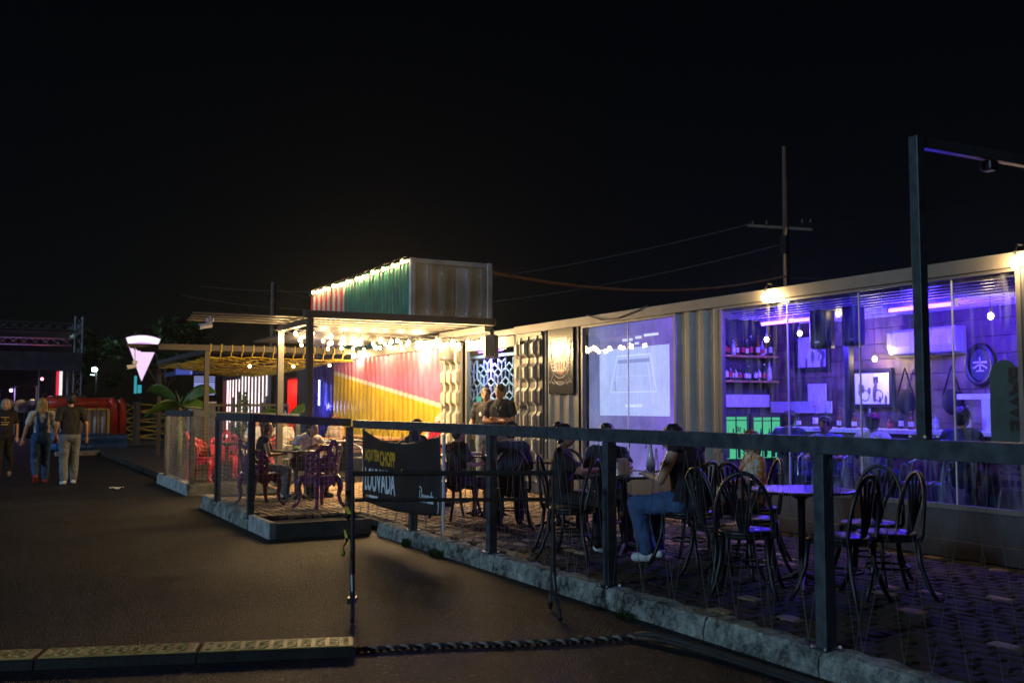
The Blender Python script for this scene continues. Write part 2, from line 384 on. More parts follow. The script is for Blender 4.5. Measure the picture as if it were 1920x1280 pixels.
kerb_run((3.08, 20.9), (3.08, 17.55), h=.2, mt='conc', seed=6, rough=.004)
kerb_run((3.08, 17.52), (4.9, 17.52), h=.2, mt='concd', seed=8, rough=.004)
# tufts of weeds along the kerb foot
def tuft(name, label, x, y, z, n, h, sp, seed):
    rr = random.Random(seed); m = MB()
    for i in range(n):
        an = rr.uniform(0, 2 * pi); d = rr.uniform(.2, 1) * sp; hh = h * rr.uniform(.5, 1); bx, by = x + rr.uniform(-sp, sp) * .5, y + rr.uniform(-sp, sp) * 1.2
        tx, ty = bx + d * cos(an), by + d * sin(an); w = .006
        m.add([(bx - w, by, z), (bx + w, by, z), ((bx + tx) / 2 + w, (by + ty) / 2, z + hh * .7), (tx, ty, z + hh), ((bx + tx) / 2 - w, (by + ty) / 2, z + hh * .7)], [(0, 1, 2, 3, 4)])
    return tag(m.build(name, 'bush', fix=False), label, 'weeds')
tuft('weed_tuft', 'small green weed tuft at kerb foot beside planter box', 4.1, 10.2, 0, 60, .09, .06, 1)
tuft('weed_tuft', 'wider green weed tuft growing from kerb under the hanging banner', 4.09, 9.35, 0, 90, .08, .08, 2)
tuft('weed_tuft', 'low weed tuft at kerb behind the black barrier', 4.1, 6.0, 0, 60, .05, .07, 3)

# planter box at the corner
pl = empty('planter_box', 'grey concrete planter trough at the fence corner with dark soil', 'planter', (2.9, 11.35, 0))
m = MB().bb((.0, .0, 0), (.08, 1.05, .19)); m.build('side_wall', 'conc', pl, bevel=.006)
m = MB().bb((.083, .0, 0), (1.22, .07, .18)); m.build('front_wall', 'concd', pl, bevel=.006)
m = MB().bb((.083, .073, 0), (1.22, 1.05, .10)); m.build('soil_bed', 'soil', pl)

# white crumpled paper on the road, pebbles of asphalt
m = MB()
for i in range(6):
    for j in range(4): m.v.append((i * .05 - .15 + rnd.uniform(-.01, .01), j * .04 + rnd.uniform(-.01, .01), .01 + rnd.uniform(0, .045)))
for i in range(5):
    for j in range(3): m.f.append((i * 4 + j, i * 4 + j + 4, i * 4 + j + 5, i * 4 + j + 1)); m.mi.append(0)
tag(m.build('paper_scrap', 'paper', loc=(2.21, 19.45, .0), fix=False), 'crumpled white paper scrap lying on the dark road', 'litter')

# ================================================================== railings
def railing(name, label, pts, posts, zr, cords=True, mesh=False, seed=0, floor=PZ, cat='railing'):
    """pts: polyline of the top rail (x, y, ztop)"""
    rt = empty(name, label, cat, (*posts[0][:2], floor))
    o = Vector(rt.location); rr = random.Random(seed)
    for a, b in zip(pts[:-1], pts[1:]):
        a = Vector(a) - o; b = Vector(b) - o; dz = Vector((0, 0, -.05))
        MB().bar(a + dz, b + dz, .055, .10).build('top_rail', 'steel', rt, bevel=.004)
    for x, y, z0, z1 in posts:
        m = MB().bb((x - .04 - o.x, y - .04 - o.y, z0 - o.z), (x + .04 - o.x, y + .04 - o.y, z1 - .101 - o.z))
        m.build('post', 'steel', rt, bevel=.004)
        MB().bb((x - .075 - o.x, y - .065 - o.y, z0 - o.z + .002), (x + .075 - o.x, y + .065 - o.y, z0 - o.z + .012)).build('base_plate', 'steel', rt)
        for ex, ey in ((-.058, -.05), (.058, -.05), (-.058, .05), (.058, .05)): MB().lathe([(.009, .0125), (.009, .024)], (x + ex - o.x, y + ey - o.y, z0 - o.z), 6).build('bolt', 'alu', rt)
    for a, b in zip(pts[:-1], pts[1:]):
        A = Vector(a); B = Vector(b); L = (B - A).length; t = (B - A).normalized(); fl = floor + .03
        if cords:
            # two cords zigzag between hooks under the rail and eyes at the foot
            for k, (st, ph) in enumerate(((.34, 0), (.50, .13))):
                p = []; s = .06 + ph; up = True
                while s < L - .05:
                    q = A + t * s; zz = (q.z - .125) if up else fl
                    p.append(Vector((q.x + .012 * k, q.y, zz)) - o); s += st * rr.uniform(.30, .62) if up else st * rr.uniform(.25, .6); up = not up
                if len(p) > 1:
                    MB().tube(p, .0021, 4).build('cord', 'cord', rt, fix=False)
            s = .12; hk = MB()
            while s < L - .05:
                q = A + t * s - o; hk.tube([(q.x, q.y, q.z - .10), (q.x + .008, q.y, q.z - .118), (q.x, q.y, q.z - .13), (q.x - .008, q.y, q.z - .118)], .003, 5); s += .21
            tag(hk.build('hooks', 'chrome', rt, fix=False), kind='stuff')
        if mesh:
            m = MB(); s = .03
            while s < L - .02:
                q = A + t * s - o; m.tube([(q.x, q.y, fl - o.z), (q.x, q.y, q.z - .1)], .0013, 4); s += .06
            z = fl
            while z < A.z - .15:
                m.tube([(A.x - o.x, A.y - o.y, z - o.z), (B.x - o.x, B.y - o.y, z - o.z)], .0013, 4); z += .06
            tag(m.build('wire_mesh', 'cord', rt, fix=False), kind='stuff')
    return rt
ZR = 1.335
railing('patio_railing', 'long charcoal steel railing with zigzag cords along the kerb', [(4.24, 12.36, ZR), (4.24, 1.6, ZR)],
        [(4.24, y, PZ, ZR) for y in (10.35, 8.42, 6.42, 4.22, 2.0)], ZR, seed=2)
railing('corner_railing', 'charcoal railing with wire mesh around the corner terrace by planter', [(2.93, 14.40, 1.42), (2.93, 12.40, 1.42), (4.20, 12.40, 1.35)],
        [(2.93, 14.36, .19, 1.42), (2.93, 12.40, .14, 1.42), (4.205, 12.44, PZ, 1.35)], 1.42, cords=False, mesh=True, seed=4, floor=.17)
railing('terrace_railing', 'charcoal railing around the far terrace with red chairs', [(3.13, 20.2, 1.44), (3.13, 17.45, 1.44), (4.95, 17.45, 1.38)],
        [(3.13, 20.1, .2, 1.44), (3.13, 17.45, .2, 1.44), (4.93, 17.46, .14, 1.38)], 1.42, cords=False, mesh=True, seed=5, floor=.2)
# portal frame over the railing, right
fr = empty('portal_frame', 'tall dark steel portal frame standing on the railing top', 'frame', (4.25, 3.55, ZR))
MB().bb((.0, -.028, .002), (.056, .028, 1.58)).build('post', 'steel', fr, bevel=.003)
MB().bb((-.03, -.06, .001), (.09, .06, .010)).build('base_plate', 'steel', fr)
for bx_, by_ in ((-.018, -.045), (.078, -.045), (-.018, .045), (.078, .045)): MB().lathe([(.009, .0105), (.009, .02)], (bx_, by_, 0), 6).build('bolt', 'alu', fr)
MB().bb((.058, -.025, 1.52), (3.5, .025, 1.575)).build('beam', 'frame', fr, bevel=.004)
MB().bb((.57, -.035, 1.46), (.64, .035, 1.518)).build('clamp_lamp', 'dark', fr, bevel=.01)

# ================================================================== containers
def corr(name, y0, y1, z0, z1, X, mt, parent, depth=.036, pitch=.278, thick=.012, mats=None):
    """corrugated steel sheet in the plane x = X that faces -x, ribs upright"""
    prof = []; y = y0; k = 0
    seg = [(.072, 0), (.068, 1), (.070, 1), (.068, 0)]; lvl = 0
    prof.append((y0, X)); 
    while y < y1 - 1e-4:
        w, l2 = seg[k % 4]; ny = min(y1, y + w); fr_ = (ny - y) / w
        x0 = prof[-1][1]; x1 = X + depth * l2; prof.append((ny, x0 + (x1 - x0) * fr_)); y = ny; k += 1
    n = len(prof); m = MB()
    zs = [z0, z1]
    for z in zs: m.v += [(x, y, z) for y, x in prof]
    for z in zs: m.v += [(x + thick, y, z) for y, x in prof]
    for i in range(n - 1):
        m.f.append((i, i + 1, n + i + 1, n + i)); m.f.append((2 * n + i + 1, 2 * n + i, 3 * n + i, 3 * n + i + 1))
        m.f.append((i + 1, i, 2 * n + i, 2 * n + i + 1)); m.f.append((n + i, n + i + 1, 3 * n + i + 1, 3 * n + i))
    m.mi = [0] * len(m.f)
    return m.build(name, mt, parent)
def pxw(m, y0, y1, z0, z1, x0, x1): return m.bb((x0, y0, z0), (x1, y1, z1))

A = empty('bar_container', 'long grey shipping container bar front with wide windows', 'container', (FX, 14.6, PZ))
AO = -Vector(A.location)
def inA(o): o.location = AO; return o
Bn = dict
TOP = 2.83
inA(MB().bb((FX - .03, 2.4, 2.70), (FX + .06, 14.60, TOP)).build('top_rail', 'fascia', A, bevel=.006))
inA(MB().bb((FX - .02, 2.4, PZ), (FX + .10, 14.6, .30)).build('bottom_rail', 'contD', A, bevel=.006))
inA(corr('wall_panel', 12.62, 13.56, .30, 2.70, FX, 'contA', A)); inA(corr('wall_panel', 9.42, 10.24, .30, 2.70, FX, 'contA', A))
inA(corr('wall_panel', 2.4, 5.44, .30, 2.70, FX, 'contD', A))
for y in (13.56, 14.52): inA(MB().bb((FX - .012, y, .30), (FX + .09, y + .075, 2.70)).build('corner_post', 'contA', A, bevel=.006))
inA(MB().bb((FX + .01, 10.24, .30), (FX + .05, 12.62, .60)).build('sill_panel', 'contD', A))
inA(MB().bb((FX + .01, 5.44, .30), (FX + .05, 9.42, .58)).build('sill_panel', 'contD', A))
inA(MB().bb((FX + .06, 2.4, 2.74), (10.26, 14.6, 2.80)).build('roof', 'contD', A))
inA(MB().bb((10.20, 2.4, PZ), (10.26, 14.6, 2.74)).build('back_wall', 'contD', A))
inA(MB().bb((FX + .05, 14.54, .30), (10.2, 14.60, 2.74)).build('end_wall', 'contD', A))
inA(MB().bb((FX + .05, 2.4, .30), (10.2, 2.46, 2.74)).build('end_wall', 'contD', A))
M['floor_in'] = mat('bar_floor', (.20, .19, .20), .35, var=.2, scale=3)
inA(MB().bb((FX + .105, 2.46, PZ), (10.2, 14.54, .31)).build('floor', 'floor_in', A))
inA(MB().bb((FX + .30, 11.16, .31), (10.15, 11.22, 2.74)).build('partition', 'contD', A))
# window frames and panes
def window(y0, y1, z0, z1, splits, name):
    fm = MB(); x0, x1 = FX - .004, FX + .06
    fm.bb((x0, y0 - .045, z0), (x1, y0, z1)); fm.bb((x0, y1, z0), (x1, y1 + .045, z1))
    fm.bb((x0, y0 - .045, z1), (x1, y1 + .045, z1 + .03)); fm.bb((x0, y0 - .045, z0 - .045), (x1, y1 + .045, z0))
    f = inA(fm.build('window_frame', 'contA', A))
    ys = [y0] + splits + [y1]
    for a, b in zip(ys[:-1], ys[1:]):
        MB().bb((FX + .024, a + .002, z0), (FX + .030, b - .002, z1)).build('pane', 'glassw', f)
    for s in splits: MB().bb((FX + .018, s - .005, z0), (FX + .036, s + .005, z1)).build('glass_joint', 'jointm', f)
    return f
M['jointm'] = mat('frosted_joint', (.70, .68, .75), .4, var=.1)
window(5.49, 9.36, .62, 2.668, [8.27, 7.25, 6.15], 'window')
window(10.30, 12.50, .645, 2.668, [11.36], 'window')
# container door leaves with pressed ribs, folded back flat on the front
def door_leaf(name, label, yc, w, z0, z1):
    rt = empty(name, label, 'container door', (FX - .045, yc, z0)); H = z1 - z0
    MB().bb((.0, -w / 2, 0), (.03, w / 2, H)).build('panel', 'leaf', rt)
    # horizontal pressed ribs
    for k in range(6):
        zc = H * (k + .5) / 6
        MB().prism([(0.0, zc - .15), (-.035, zc - .09), (-.035, zc + .09), (0.0, zc + .15)], -w / 2 + .03, 1, w - .06).build('pressed_rib', 'leaf', rt)
    # pale wavy strips that paint in the lit faces of the pressing
    for y, wd in ((-w * .30, .035), (w * .02, .035), (w * .33, .04)):
        pr = []; n = 60
        for i in range(n + 1):
            z = H * i / n; ph = (z / H * 6) % 1
            e = max(0, min(1, (abs(ph - .5) - .28) * -7 + .5)); pr.append((-.02 - .075 * e, z))
        pr += [(.0, H), (.0, 0)]
        MB().prism(pr, y - wd / 2, 1, wd).build('lit_strip', 'leafb', rt)
    m = MB().tube([(-.11, w * .12, .1), (-.11, w * .12, H - .05)], .014, 8); m.build('lock_rod', 'leafb', rt)
    for e in (.15, H * .5, H - .12): MB().bb((-.13, w * .12 - .03, e), (0, w * .12 + .03, e + .05)).build('rod_bracket', 'leaf', rt)
    MB().bb((-.02, -w / 2, H + .002), (.04, w / 2, H + .06)).build('header', 'leaf', rt)
    return rt
M['leafb'] = mat('lit_door_paint', (.62, .58, .50), .4, var=.1, scale=4)  # pale copy of the door paint, light on the ribs put into the colour
door_leaf('container_door_leaf', 'pale ribbed container door leaf between entrance and emblem sign', 14.06, .86, .32, 2.63)
door_leaf('container_door_leaf', 'pale ribbed container door leaf between mural wall and entrance', 17.08, .86, .32, 2.63)

# ---------------- second container with the pink and yellow mural
def mural():
    m = bpy.data.materials.new('mural_paint'); nt, N, L = nodes_of(m)
    o = N.new('ShaderNodeOutputMaterial'); b = N.new('ShaderNodeBsdfPrincipled'); L.new(b.outputs[0], o.inputs[0]); b.inputs['Roughness'].default_value = .38
    tc = N.new('ShaderNodeTexCoord'); sp = N.new('ShaderNodeSeparateXYZ'); L.new(tc.outputs['Object'], sp.inputs[0])
    def mth(op, a, bb):
        n = N.new('ShaderNodeMath'); n.operation = op
        for i, v in enumerate((a, bb)):
            if isinstance(v, (int, float)): n.inputs[i].default_value = v
            else: L.new(v, n.inputs[i])
        return n.outputs[0]
    Y, Z = sp.outputs['Y'], sp.outputs['Z']
    # dividing line from (24.44, 2.38) down to (17.73, 1.53)
    s = (2.37 - 1.53) / (24.44 - 17.73)
    d1 = mth('SUBTRACT', Z, mth('ADD', mth('MULTIPLY', mth('SUBTRACT', Y, 17.73), s), 1.53))
    # red corner: line from (17.73, 1.50) to (18.95, .70)
    d2 = mth('SUBTRACT', Z, mth('ADD', mth('MULTIPLY', mth('SUBTRACT', Y, 17.6), -.62), 1.44))
    def mixc(f, a, bc):
        n = N.new('ShaderNodeMix'); n.data_type = 'RGBA'; L.new(f, n.inputs[0])
        for i, v in ((6, a), (7, bc)):
            if isinstance(v, tuple): n.inputs[i].default_value = (*v, 1)
            else: L.new(v, n.inputs[i])
        return n.outputs[2]
    pink, yel, red, wht = (.58, .18, .33), (.68, .45, .03), (.55, .02, .06), (.72, .66, .55)
    c = mixc(mth('GREATER_THAN', d1, 0), yel, pink)
    c = mixc(mth('LESS_THAN', mth('ABSOLUTE', d1, 0), .045), c, wht)
    lowred = mth('LESS_THAN', d2, 0); c = mixc(mth('MULTIPLY', lowred, mth('LESS_THAN', d1, .02)), c, red)
    band = mth('MULTIPLY', mth('LESS_THAN', mth('ABSOLUTE', d2, 0), .06), mth('LESS_THAN', d1, .02)); c = mixc(band, c, wht)
    no = N.new('ShaderNodeTexNoise'); no.inputs['Scale'].default_value = 3; no.inputs['Detail'].default_value = 7; L.new(tc.outputs['Object'], no.inputs['Vector'])
    rp = N.new('ShaderNodeValToRGB'); L.new(no.outputs['Fac'], rp.inputs[0]); rp.color_ramp.elements[0].color = (.78, .78, .78, 1); rp.color_ramp.elements[1].color = (1.08, 1.06, 1.04, 1)
    rp.color_ramp.elements[0].position = .35; rp.color_ramp.elements[1].position = .65
    mx = N.new('ShaderNodeMix'); mx.data_type = 'RGBA'; mx.blend_type = 'MULTIPLY'; mx.inputs[0].default_value = 1
    L.new(c, mx.inputs[6]); L.new(rp.outputs[0], mx.inputs[7]); L.new(mx.outputs[2], b.inputs['Base Color'])
    return m
M['mural'] = mural()
Bc = empty('mural_container', 'shipping container painted pink above yellow with a white dividing stripe', 'container', (FX, 29.7, PZ))
BO = -Vector(Bc.location)
def inB(o): o.location = BO; return o
inB(corr('mural_wall', 17.62, 24.45, .30, 2.645, FX, 'mural', Bc))
inB(MB().bb((FX - .03, 17.55, 2.65), (FX + .08, 29.7, TOP)).build('top_rail', 'contD', Bc))
inB(MB().bb((FX - .02, 17.55, PZ), (FX + .08, 29.7, .30)).build('bottom_rail', 'contD', Bc))
inB(MB().bb((FX - .01, 17.54, .30), (FX + .09, 17.615, 2.65)).build('corner_post', 'contA', Bc))
inB(corr('wall_panel', 26.25, 27.80, .30, 2.65, FX, 'contD', Bc)); inB(corr('wall_panel', 28.95, 29.7, .30, 2.65, FX, 'contD', Bc))
inB(MB().bb((FX + .08, 17.55, 2.70), (10.24, 29.7, 2.80)).build('roof', 'contD', Bc))
inB(MB().bb((10.18, 17.55, PZ), (10.24, 29.7, 2.70)).build('back_wall', 'contD', Bc))
inB(MB().bb((FX + .08, 17.55, .30), (10.18, 17.60, 2.70)).build('end_wall', 'contD', Bc))
inB(MB().bb((FX + .9, 27.80, .30), (FX + .95, 28.95, 2.65)).build('red_back_panel', 'redpaint', Bc))
inB(MB().bb((FX + .05, 27.80, 2.3), (FX + .9, 28.95, 2.36)).build('door_soffit', 'redpaint', Bc))
M['redlamp'] = emit('red_tube', (1, .06, .05), 10)
rl = empty('red_lamp', 'red lit lamp inside the doorway beyond the mural', 'lamp', (FX + .5, 28.4, 2.28)); MB().tube([(0, -.4, 0), (0, .4, 0)], .02, 8).build('tube', 'redlamp', rl); point('lamp_light', (0, -.1, -.2), 60, (1, .10, .08), rl, .1)
inB(MB().bb((FX + .06, 28.90, .30), (FX + .89, 28.94, 2.29)).build('red_side_panel', 'redpaint', Bc))
# blue reflective curtain
M['curtain'] = mat('violet_film', (.14, .11, .55), .16, .55, var=.3, scale=3)
m = MB(); n = 60; y0, y1 = 24.55, 26.2
for i in range(n + 1):
    y = y0 + (y1 - y0) * i / n; x = FX + .03 + .018 * sin(i * 1.9) + .01 * sin(i * .7 + 1)
    m.v += [(x, y, .30), (x, y, 2.62)]
for i in range(n): m.f.append((2 * i, 2 * i + 2, 2 * i + 3, 2 * i + 1)); m.mi.append(0)
cu_ = tag(m.build('strip_curtain', 'curtain', smooth=True, fix=False), 'shiny violet plastic strip curtain beside the mural', 'curtain')
sm = cu_.modifiers.new('thick', 'SOLIDIFY'); sm.thickness = .004
ul = empty('curtain_lamp', 'blue lit tube lamp behind the violet strip curtain', 'lamp', (FX - .12, 25.2, 1.9))
M['bluetube'] = emit('blue_tube', (.25, .35, 1), 14)
MB().tube([(0, 0, -.35), (0, 0, .3)], .018, 8).build('tube', 'bluetube', ul); point('lamp_light', (-.25, -.1, -.4), 16, (.30, .32, 1), ul, .1)

# ---------------- third container with LED slits, far along the row
C3 = empty('slit_light_container', 'dark far container with upright red and white light slits', 'container', (FX, 39, PZ))
CO = -Vector(C3.location)
def inC(o): o.location = CO; return o
inC(corr('wall_panel', 30.6, 36.6, .30, 2.75, FX, 'contD', C3)); inC(MB().bb((FX - .03, 30.6, 2.75), (FX + .1, 39, 2.9)).build('top_rail', 'contD', C3))
inC(MB().bb((FX + .1, 30.6, 2.7), (10.2, 39, 2.85)).build('roof', 'contD', C3)); inC(MB().bb((FX + .1, 30.6, PZ), (10.2, 30.7, 2.7)).build('end_wall', 'contD', C3))
inC(MB().bb((FX, 36.6, .3), (FX + .06, 37.6, 2.7)).build('red_side_panel', 'redpaint', C3))
M['led'] = emit('led_slit', (1, .80, .80), 2.2); M['ledr'] = emit('led_slit_red', (1, .18, .14), 3, False)
yy = 30.95; k = 0
while yy < 36.6:
    zt = 2.55; zb = 2.55 - rnd.choice((.55, .9, 1.6, 1.75, .7))
    s_ = inC(MB().bb((FX - .06, yy - .016, zb), (FX - .035, yy + .016, zt)).build('light_slit', 'led', C3)); 
    MB().bb((FX - .05, yy + .017, zb), (FX - .036, yy + .04, zt)).build('red_edge', 'ledr', s_); yy += .47; k += 1
inC(MB().bb((FX - .08, 36.45, .35), (FX - .04, 36.50, 2.5)).build('light_slit', 'led', C3))

# ---------------- upper container (green side, pale end doors)
UX, UY, UZ0, UZ1 = 10.2, 25.1, 2.98, 5.56
U = empty('upper_container', 'green and red checked container stacked on top with pale end doors', 'container', (UX, UY, UZ0)); UO = -Vector(U.location)
def inU(o): o.location = UO; return o
M['green'] = mat('green_paint', (.02, .17, .115), .4, var=.3, scale=2, bump=.05)
M['grey_end'] = mat('weathered_grey_paint', (.60, .64, .72), .55, var=.22, scale=1.6, bump=.05)
def check():
    m = bpy.data.materials.new('red_white_check'); nt, N, L = nodes_of(m)
    o = N.new('ShaderNodeOutputMaterial'); b = N.new('ShaderNodeBsdfPrincipled'); L.new(b.outputs[0], o.inputs[0]); b.inputs['Roughness'].default_value = .45
    tc = N.new('ShaderNodeTexCoord'); mp = N.new('ShaderNodeMapping'); mp.inputs['Scale'].default_value = (0, 3.6, 1.1); ch = N.new('ShaderNodeTexChecker'); ch.inputs['Scale'].default_value = 1
    ch.inputs[1].default_value = (.55, .05, .035, 1); ch.inputs[2].default_value = (.62, .58, .52, 1)
    L.new(tc.outputs['Object'], mp.inputs[0]); L.new(mp.outputs[0], ch.inputs['Vector']); L.new(ch.outputs[0], b.inputs['Base Color']); return m
M['check'] = check()
inU(corr('green_side_wall', 25.2, 30.9, UZ0 + .12, UZ1 - .10, UX, 'green', U)); inU(corr('checked_side_wall', 30.9, 34.6, UZ0 + .12, UZ1 - .10, UX, 'check', U))
inU(MB().bb((UX - .03, UY + .02, UZ1 - .10), (UX + .08, 34.7, UZ1)).build('top_rail', 'green', U, bevel=.008)); inU(MB().bb((UX - .03, UY + .02, UZ0), (UX + .08, 34.7, UZ0 + .12)).build('bottom_rail', 'green', U))
inU(MB().bb((UX + .08, UY + .1, UZ1 - .06), (12.6, 34.7, UZ1 - .02)).build('roof', 'grey_end', U))
inU(MB().bb((12.58, UY + .1, UZ0), (12.63, 34.7, UZ1 - .07)).build('far_side_wall', 'grey_end', U)); inU(MB().bb((UX + .08, 34.6, UZ0), (12.57, 34.68, UZ1 - .07)).build('rear_wall', 'grey_end', U))
for x in (UX - .04, 12.50): inU(MB().bb((x, UY - .02, UZ0), (x + .15, UY + .10, UZ1 + .01)).build('corner_post', 'grey_end', U, bevel=.01))
inU(MB().bb((UX + .112, UY, UZ1 - .13), (12.498, UY + .09, UZ1)).build('header', 'grey_end', U, bevel=.008))
for i in range(2):
    xa = UX + .13 + i * 1.185; dl = inU(MB().bb((xa, UY + .03, UZ0 + .05), (xa + 1.17, UY + .07, UZ1 - .14)).build('end_door', 'grey_end', U))
    for k in range(3):
        xs = xa + .03 + k * .39
        for z0, z1 in ((UZ0 + .1, UZ0 + .78), (UZ0 + .86, UZ0 + 1.12), (UZ0 + 1.2, UZ1 - .22)):
            MB().prism([(xs, z0), (xs + .33, z0), (xs + .33, z1), (xs, z1)], UY + .018, 1, .012).build('pressed_panel', 'grey_end', dl, bevel=.004)
    for xr in (xa + .37, xa + .80):
        MB().tube([(xr, UY - .01, UZ0 + .05), (xr, UY - .01, UZ1 - .12)], .017, 8).build('lock_rod', 'alu', dl)
        for zb in (UZ0 + .3, UZ0 + 1.1, UZ1 - .4): MB().bb((xr - .04, UY - .02, zb), (xr + .04, UY + .03, zb + .05)).build('rod_bracket', 'grey_end', dl)

# ================================================================== entrance: glass doors, lattice screen
en = empty('entrance_doors', 'glass double doors with chrome handles between the containers', 'door', (FX + .05, 15.6, PZ))
for y0, y1, nm in ((14.72, 15.55, 'a'), (15.75, 16.58, 'b')):
    d = MB().bb((0, y0 - 15.6, .03), (.012, y1 - 15.6, 2.36)).build('glass_leaf', 'glassd', en)
    MB().bb((-.006, y0 - 15.6, .0), (.02, y1 - 15.6, .028)).build('bottom_shoe', 'alu', d)
    hy = (y0 + .10 if nm == 'a' else y0 + .08) - 15.6
    MB().tube([(-.0, hy, .8), (-.07, hy, .8), (-.07, hy, 1.32), (-.0, hy, 1.32)], .014, 8).build('handle', 'chrome', d)
MB().bb((-.03, -.92, 2.38), (.06, 1.0, 2.56)).build('lintel', 'fascia', en)
MB().bb((-.02, -.93, 0), (.05, -.88, 2.38)).build('jamb', 'contA', en); MB().bb((-.02, .98, 0), (.05, 1.03, 2.38)).build('jamb', 'contA', en)
eb = empty('entrance_passage', 'dark passage walls behind the entrance doors', 'passage', (9.7, 15.6, PZ))
MB().bb((2.4, -1.0, 0), (2.46, 6.0, 2.7)).build('back_wall', 'contD', eb); MB().bb((-1.75, -1.0, 2.6), (2.4, 1.93, 2.7)).build('ceiling', 'contD', eb)
# lattice with hexagon and cube pattern, blue violet
lt = empty('lattice_screen', 'blue violet geometric lattice screen behind the entrance glass', 'screen', (8.05, 15.72, PZ))
M['lattice'] = mat('lattice_paint', (.42, .40, .80), .5, var=.1)
m = MB(); s = .165; yv0, yv1, zv0, zv1 = -1.0, 1.2, 1.15, 2.28
def seg(a, b):
    if yv0 <= a[0] <= yv1 and yv0 <= b[0] <= yv1 and zv0 - .01 <= a[1] <= zv1 + .01 and zv0 - .01 <= b[1] <= zv1 + .01: m.bar((0, *a), (0, *b), .02, .026, up=(1, 0, 0))
h = s * math.sqrt(3) / 2
for i in range(-10, 12):
    for j in range(-2, 12):
        cx_, cz_ = i * 2 * h + (h if j % 2 else 0), .9 + j * 1.5 * s
        P6 = [(cx_ + s * cos(R(90 + 60 * k)), cz_ + s * sin(R(90 + 60 * k))) for k in range(6)]
        for k in range(3): seg(P6[k], P6[(k + 1) % 6])
        if (i + j) % 2 == 0: seg((cx_, cz_), P6[3]); seg((cx_, cz_), P6[1]); seg((cx_, cz_), P6[5])
        else: seg((cx_, cz_), P6[0]); seg((cx_, cz_), P6[2]); seg((cx_, cz_), P6[4])
m.build('lattice', 'lattice', lt, fix=False)
fmx = MB().bar((0, yv0, zv0), (0, yv1, zv0), .03, .04).bar((0, yv0, zv1), (0, yv1, zv1), .03, .05).bar((0, yv0, 0), (0, yv0, zv1), .04, .04).bar((0, yv1, 0), (0, yv1, zv1), .04, .04)
fmx.build('frame', 'lattice', lt)
MB().bb((.0, yv0, .02), (.02, yv1, zv0)).build('base_panel', 'contD', lt)
el = empty('entrance_lamp', 'violet lit tube above the entrance lattice', 'lamp', (7.98, 15.9, 2.50)); MB().tube([(0, -.45, 0), (0, .45, 0)], .018, 8).build('tube', 'uv', el)
point('lamp_light', (-.02, 0, -.2), 30, (.22, .18, 1), el, .1)
eg = MB().bb((7.99, 16.30, 1.60), (8.005, 16.48, 1.70)); M['greenlit'] = emit('green_exit', (.35, .9, .6), .7)
tag(eg.build('door_sign', 'greenlit'), 'small green lit sign on the entrance lattice', 'sign')

# ================================================================== wall sign with emblem, screen window
po = empty('emblem_sign', 'tall black board with red crest and laurel emblem beside the entrance', 'sign', (FX - .03, 13.07, 1.70))
M['board'] = mat('sign_board', (.03, .033, .036), .19, var=.2, scale=2, coat=.4)
M['crest'] = mat('crest_red', (.42, .05, .025), .25, var=.2)
M['cream'] = mat('cream_print', (.78, .72, .62), .4, var=.05)
MB().bb((-.01, -.36, 0), (.01, .36, 1.0)).build('board', 'board', po)
for y in (-.33, .33):
    for z in (.03, .97): MB().tube([(-.016, y, z), (-.01, y, z)], .008, 8).build('screw', 'chrome', po)
MB().prism([(-.20, .86), (.20, .86), (.20, .40), (.12, .33), (0, .29), (-.12, .33), (-.20, .40)], -.013, 0, .002).build('crest', 'crest', po)
text('lettering', 'BULLA', 'cream', po, (-.016, .185, .345), .20, sx=.60, off=.004)
for i in range(4):   # striped pillars rising over the letters
    y = -.02 - i * .045
    for k in range(3 + i): MB().bb((-.0155, y - .016, .50 + k * .036), (-.0135, y + .016, .524 + k * .036)).build('crest_bar', 'cream', po)
for sgn in (-1, 1):
    br = MB(); pts = [(-.0145, sgn * (.30 - .10 * (1 - t) ** 2), .30 + .5 * t) for t in [i / 10 for i in range(11)]]
    br.tube(pts, .005, 6)
    for i in range(1, 11):
        p = pts[i]
        for e in (-1, 1): br.ell((-.0145, p[1] + e * .024, p[2] + .012), (.002, .020, .012), 8, 5, Matrix.Rotation(e * .7, 3, 'X'))
    br.build('laurel_branch', 'cream', po)
    rb = MB(); rb.tube([(-.0145, sgn * .20, .30), (-.0145, sgn * .25, .24), (-.0145, sgn * .335, .17), (-.0145, sgn * .26, .19), (-.0145, sgn * .18, .155)], .006, 6); rb.build('ribbon_tail', 'cream', po)
arc = lambda r, z: [(-.0145, r * sin(a), z - r * .62 * cos(a)) for a in [R(-70 + 14 * i) for i in range(11)]]
MB().tube(arc(.205, .37), .006, 6).build('ribbon_edge', 'cream', po); MB().tube(arc(.205, .27), .006, 6).build('ribbon_edge', 'cream', po)
text('lettering', 'Bar Container', 'cream', po, (-.016, .125, .168), .042, sx=.9, shear=.3)

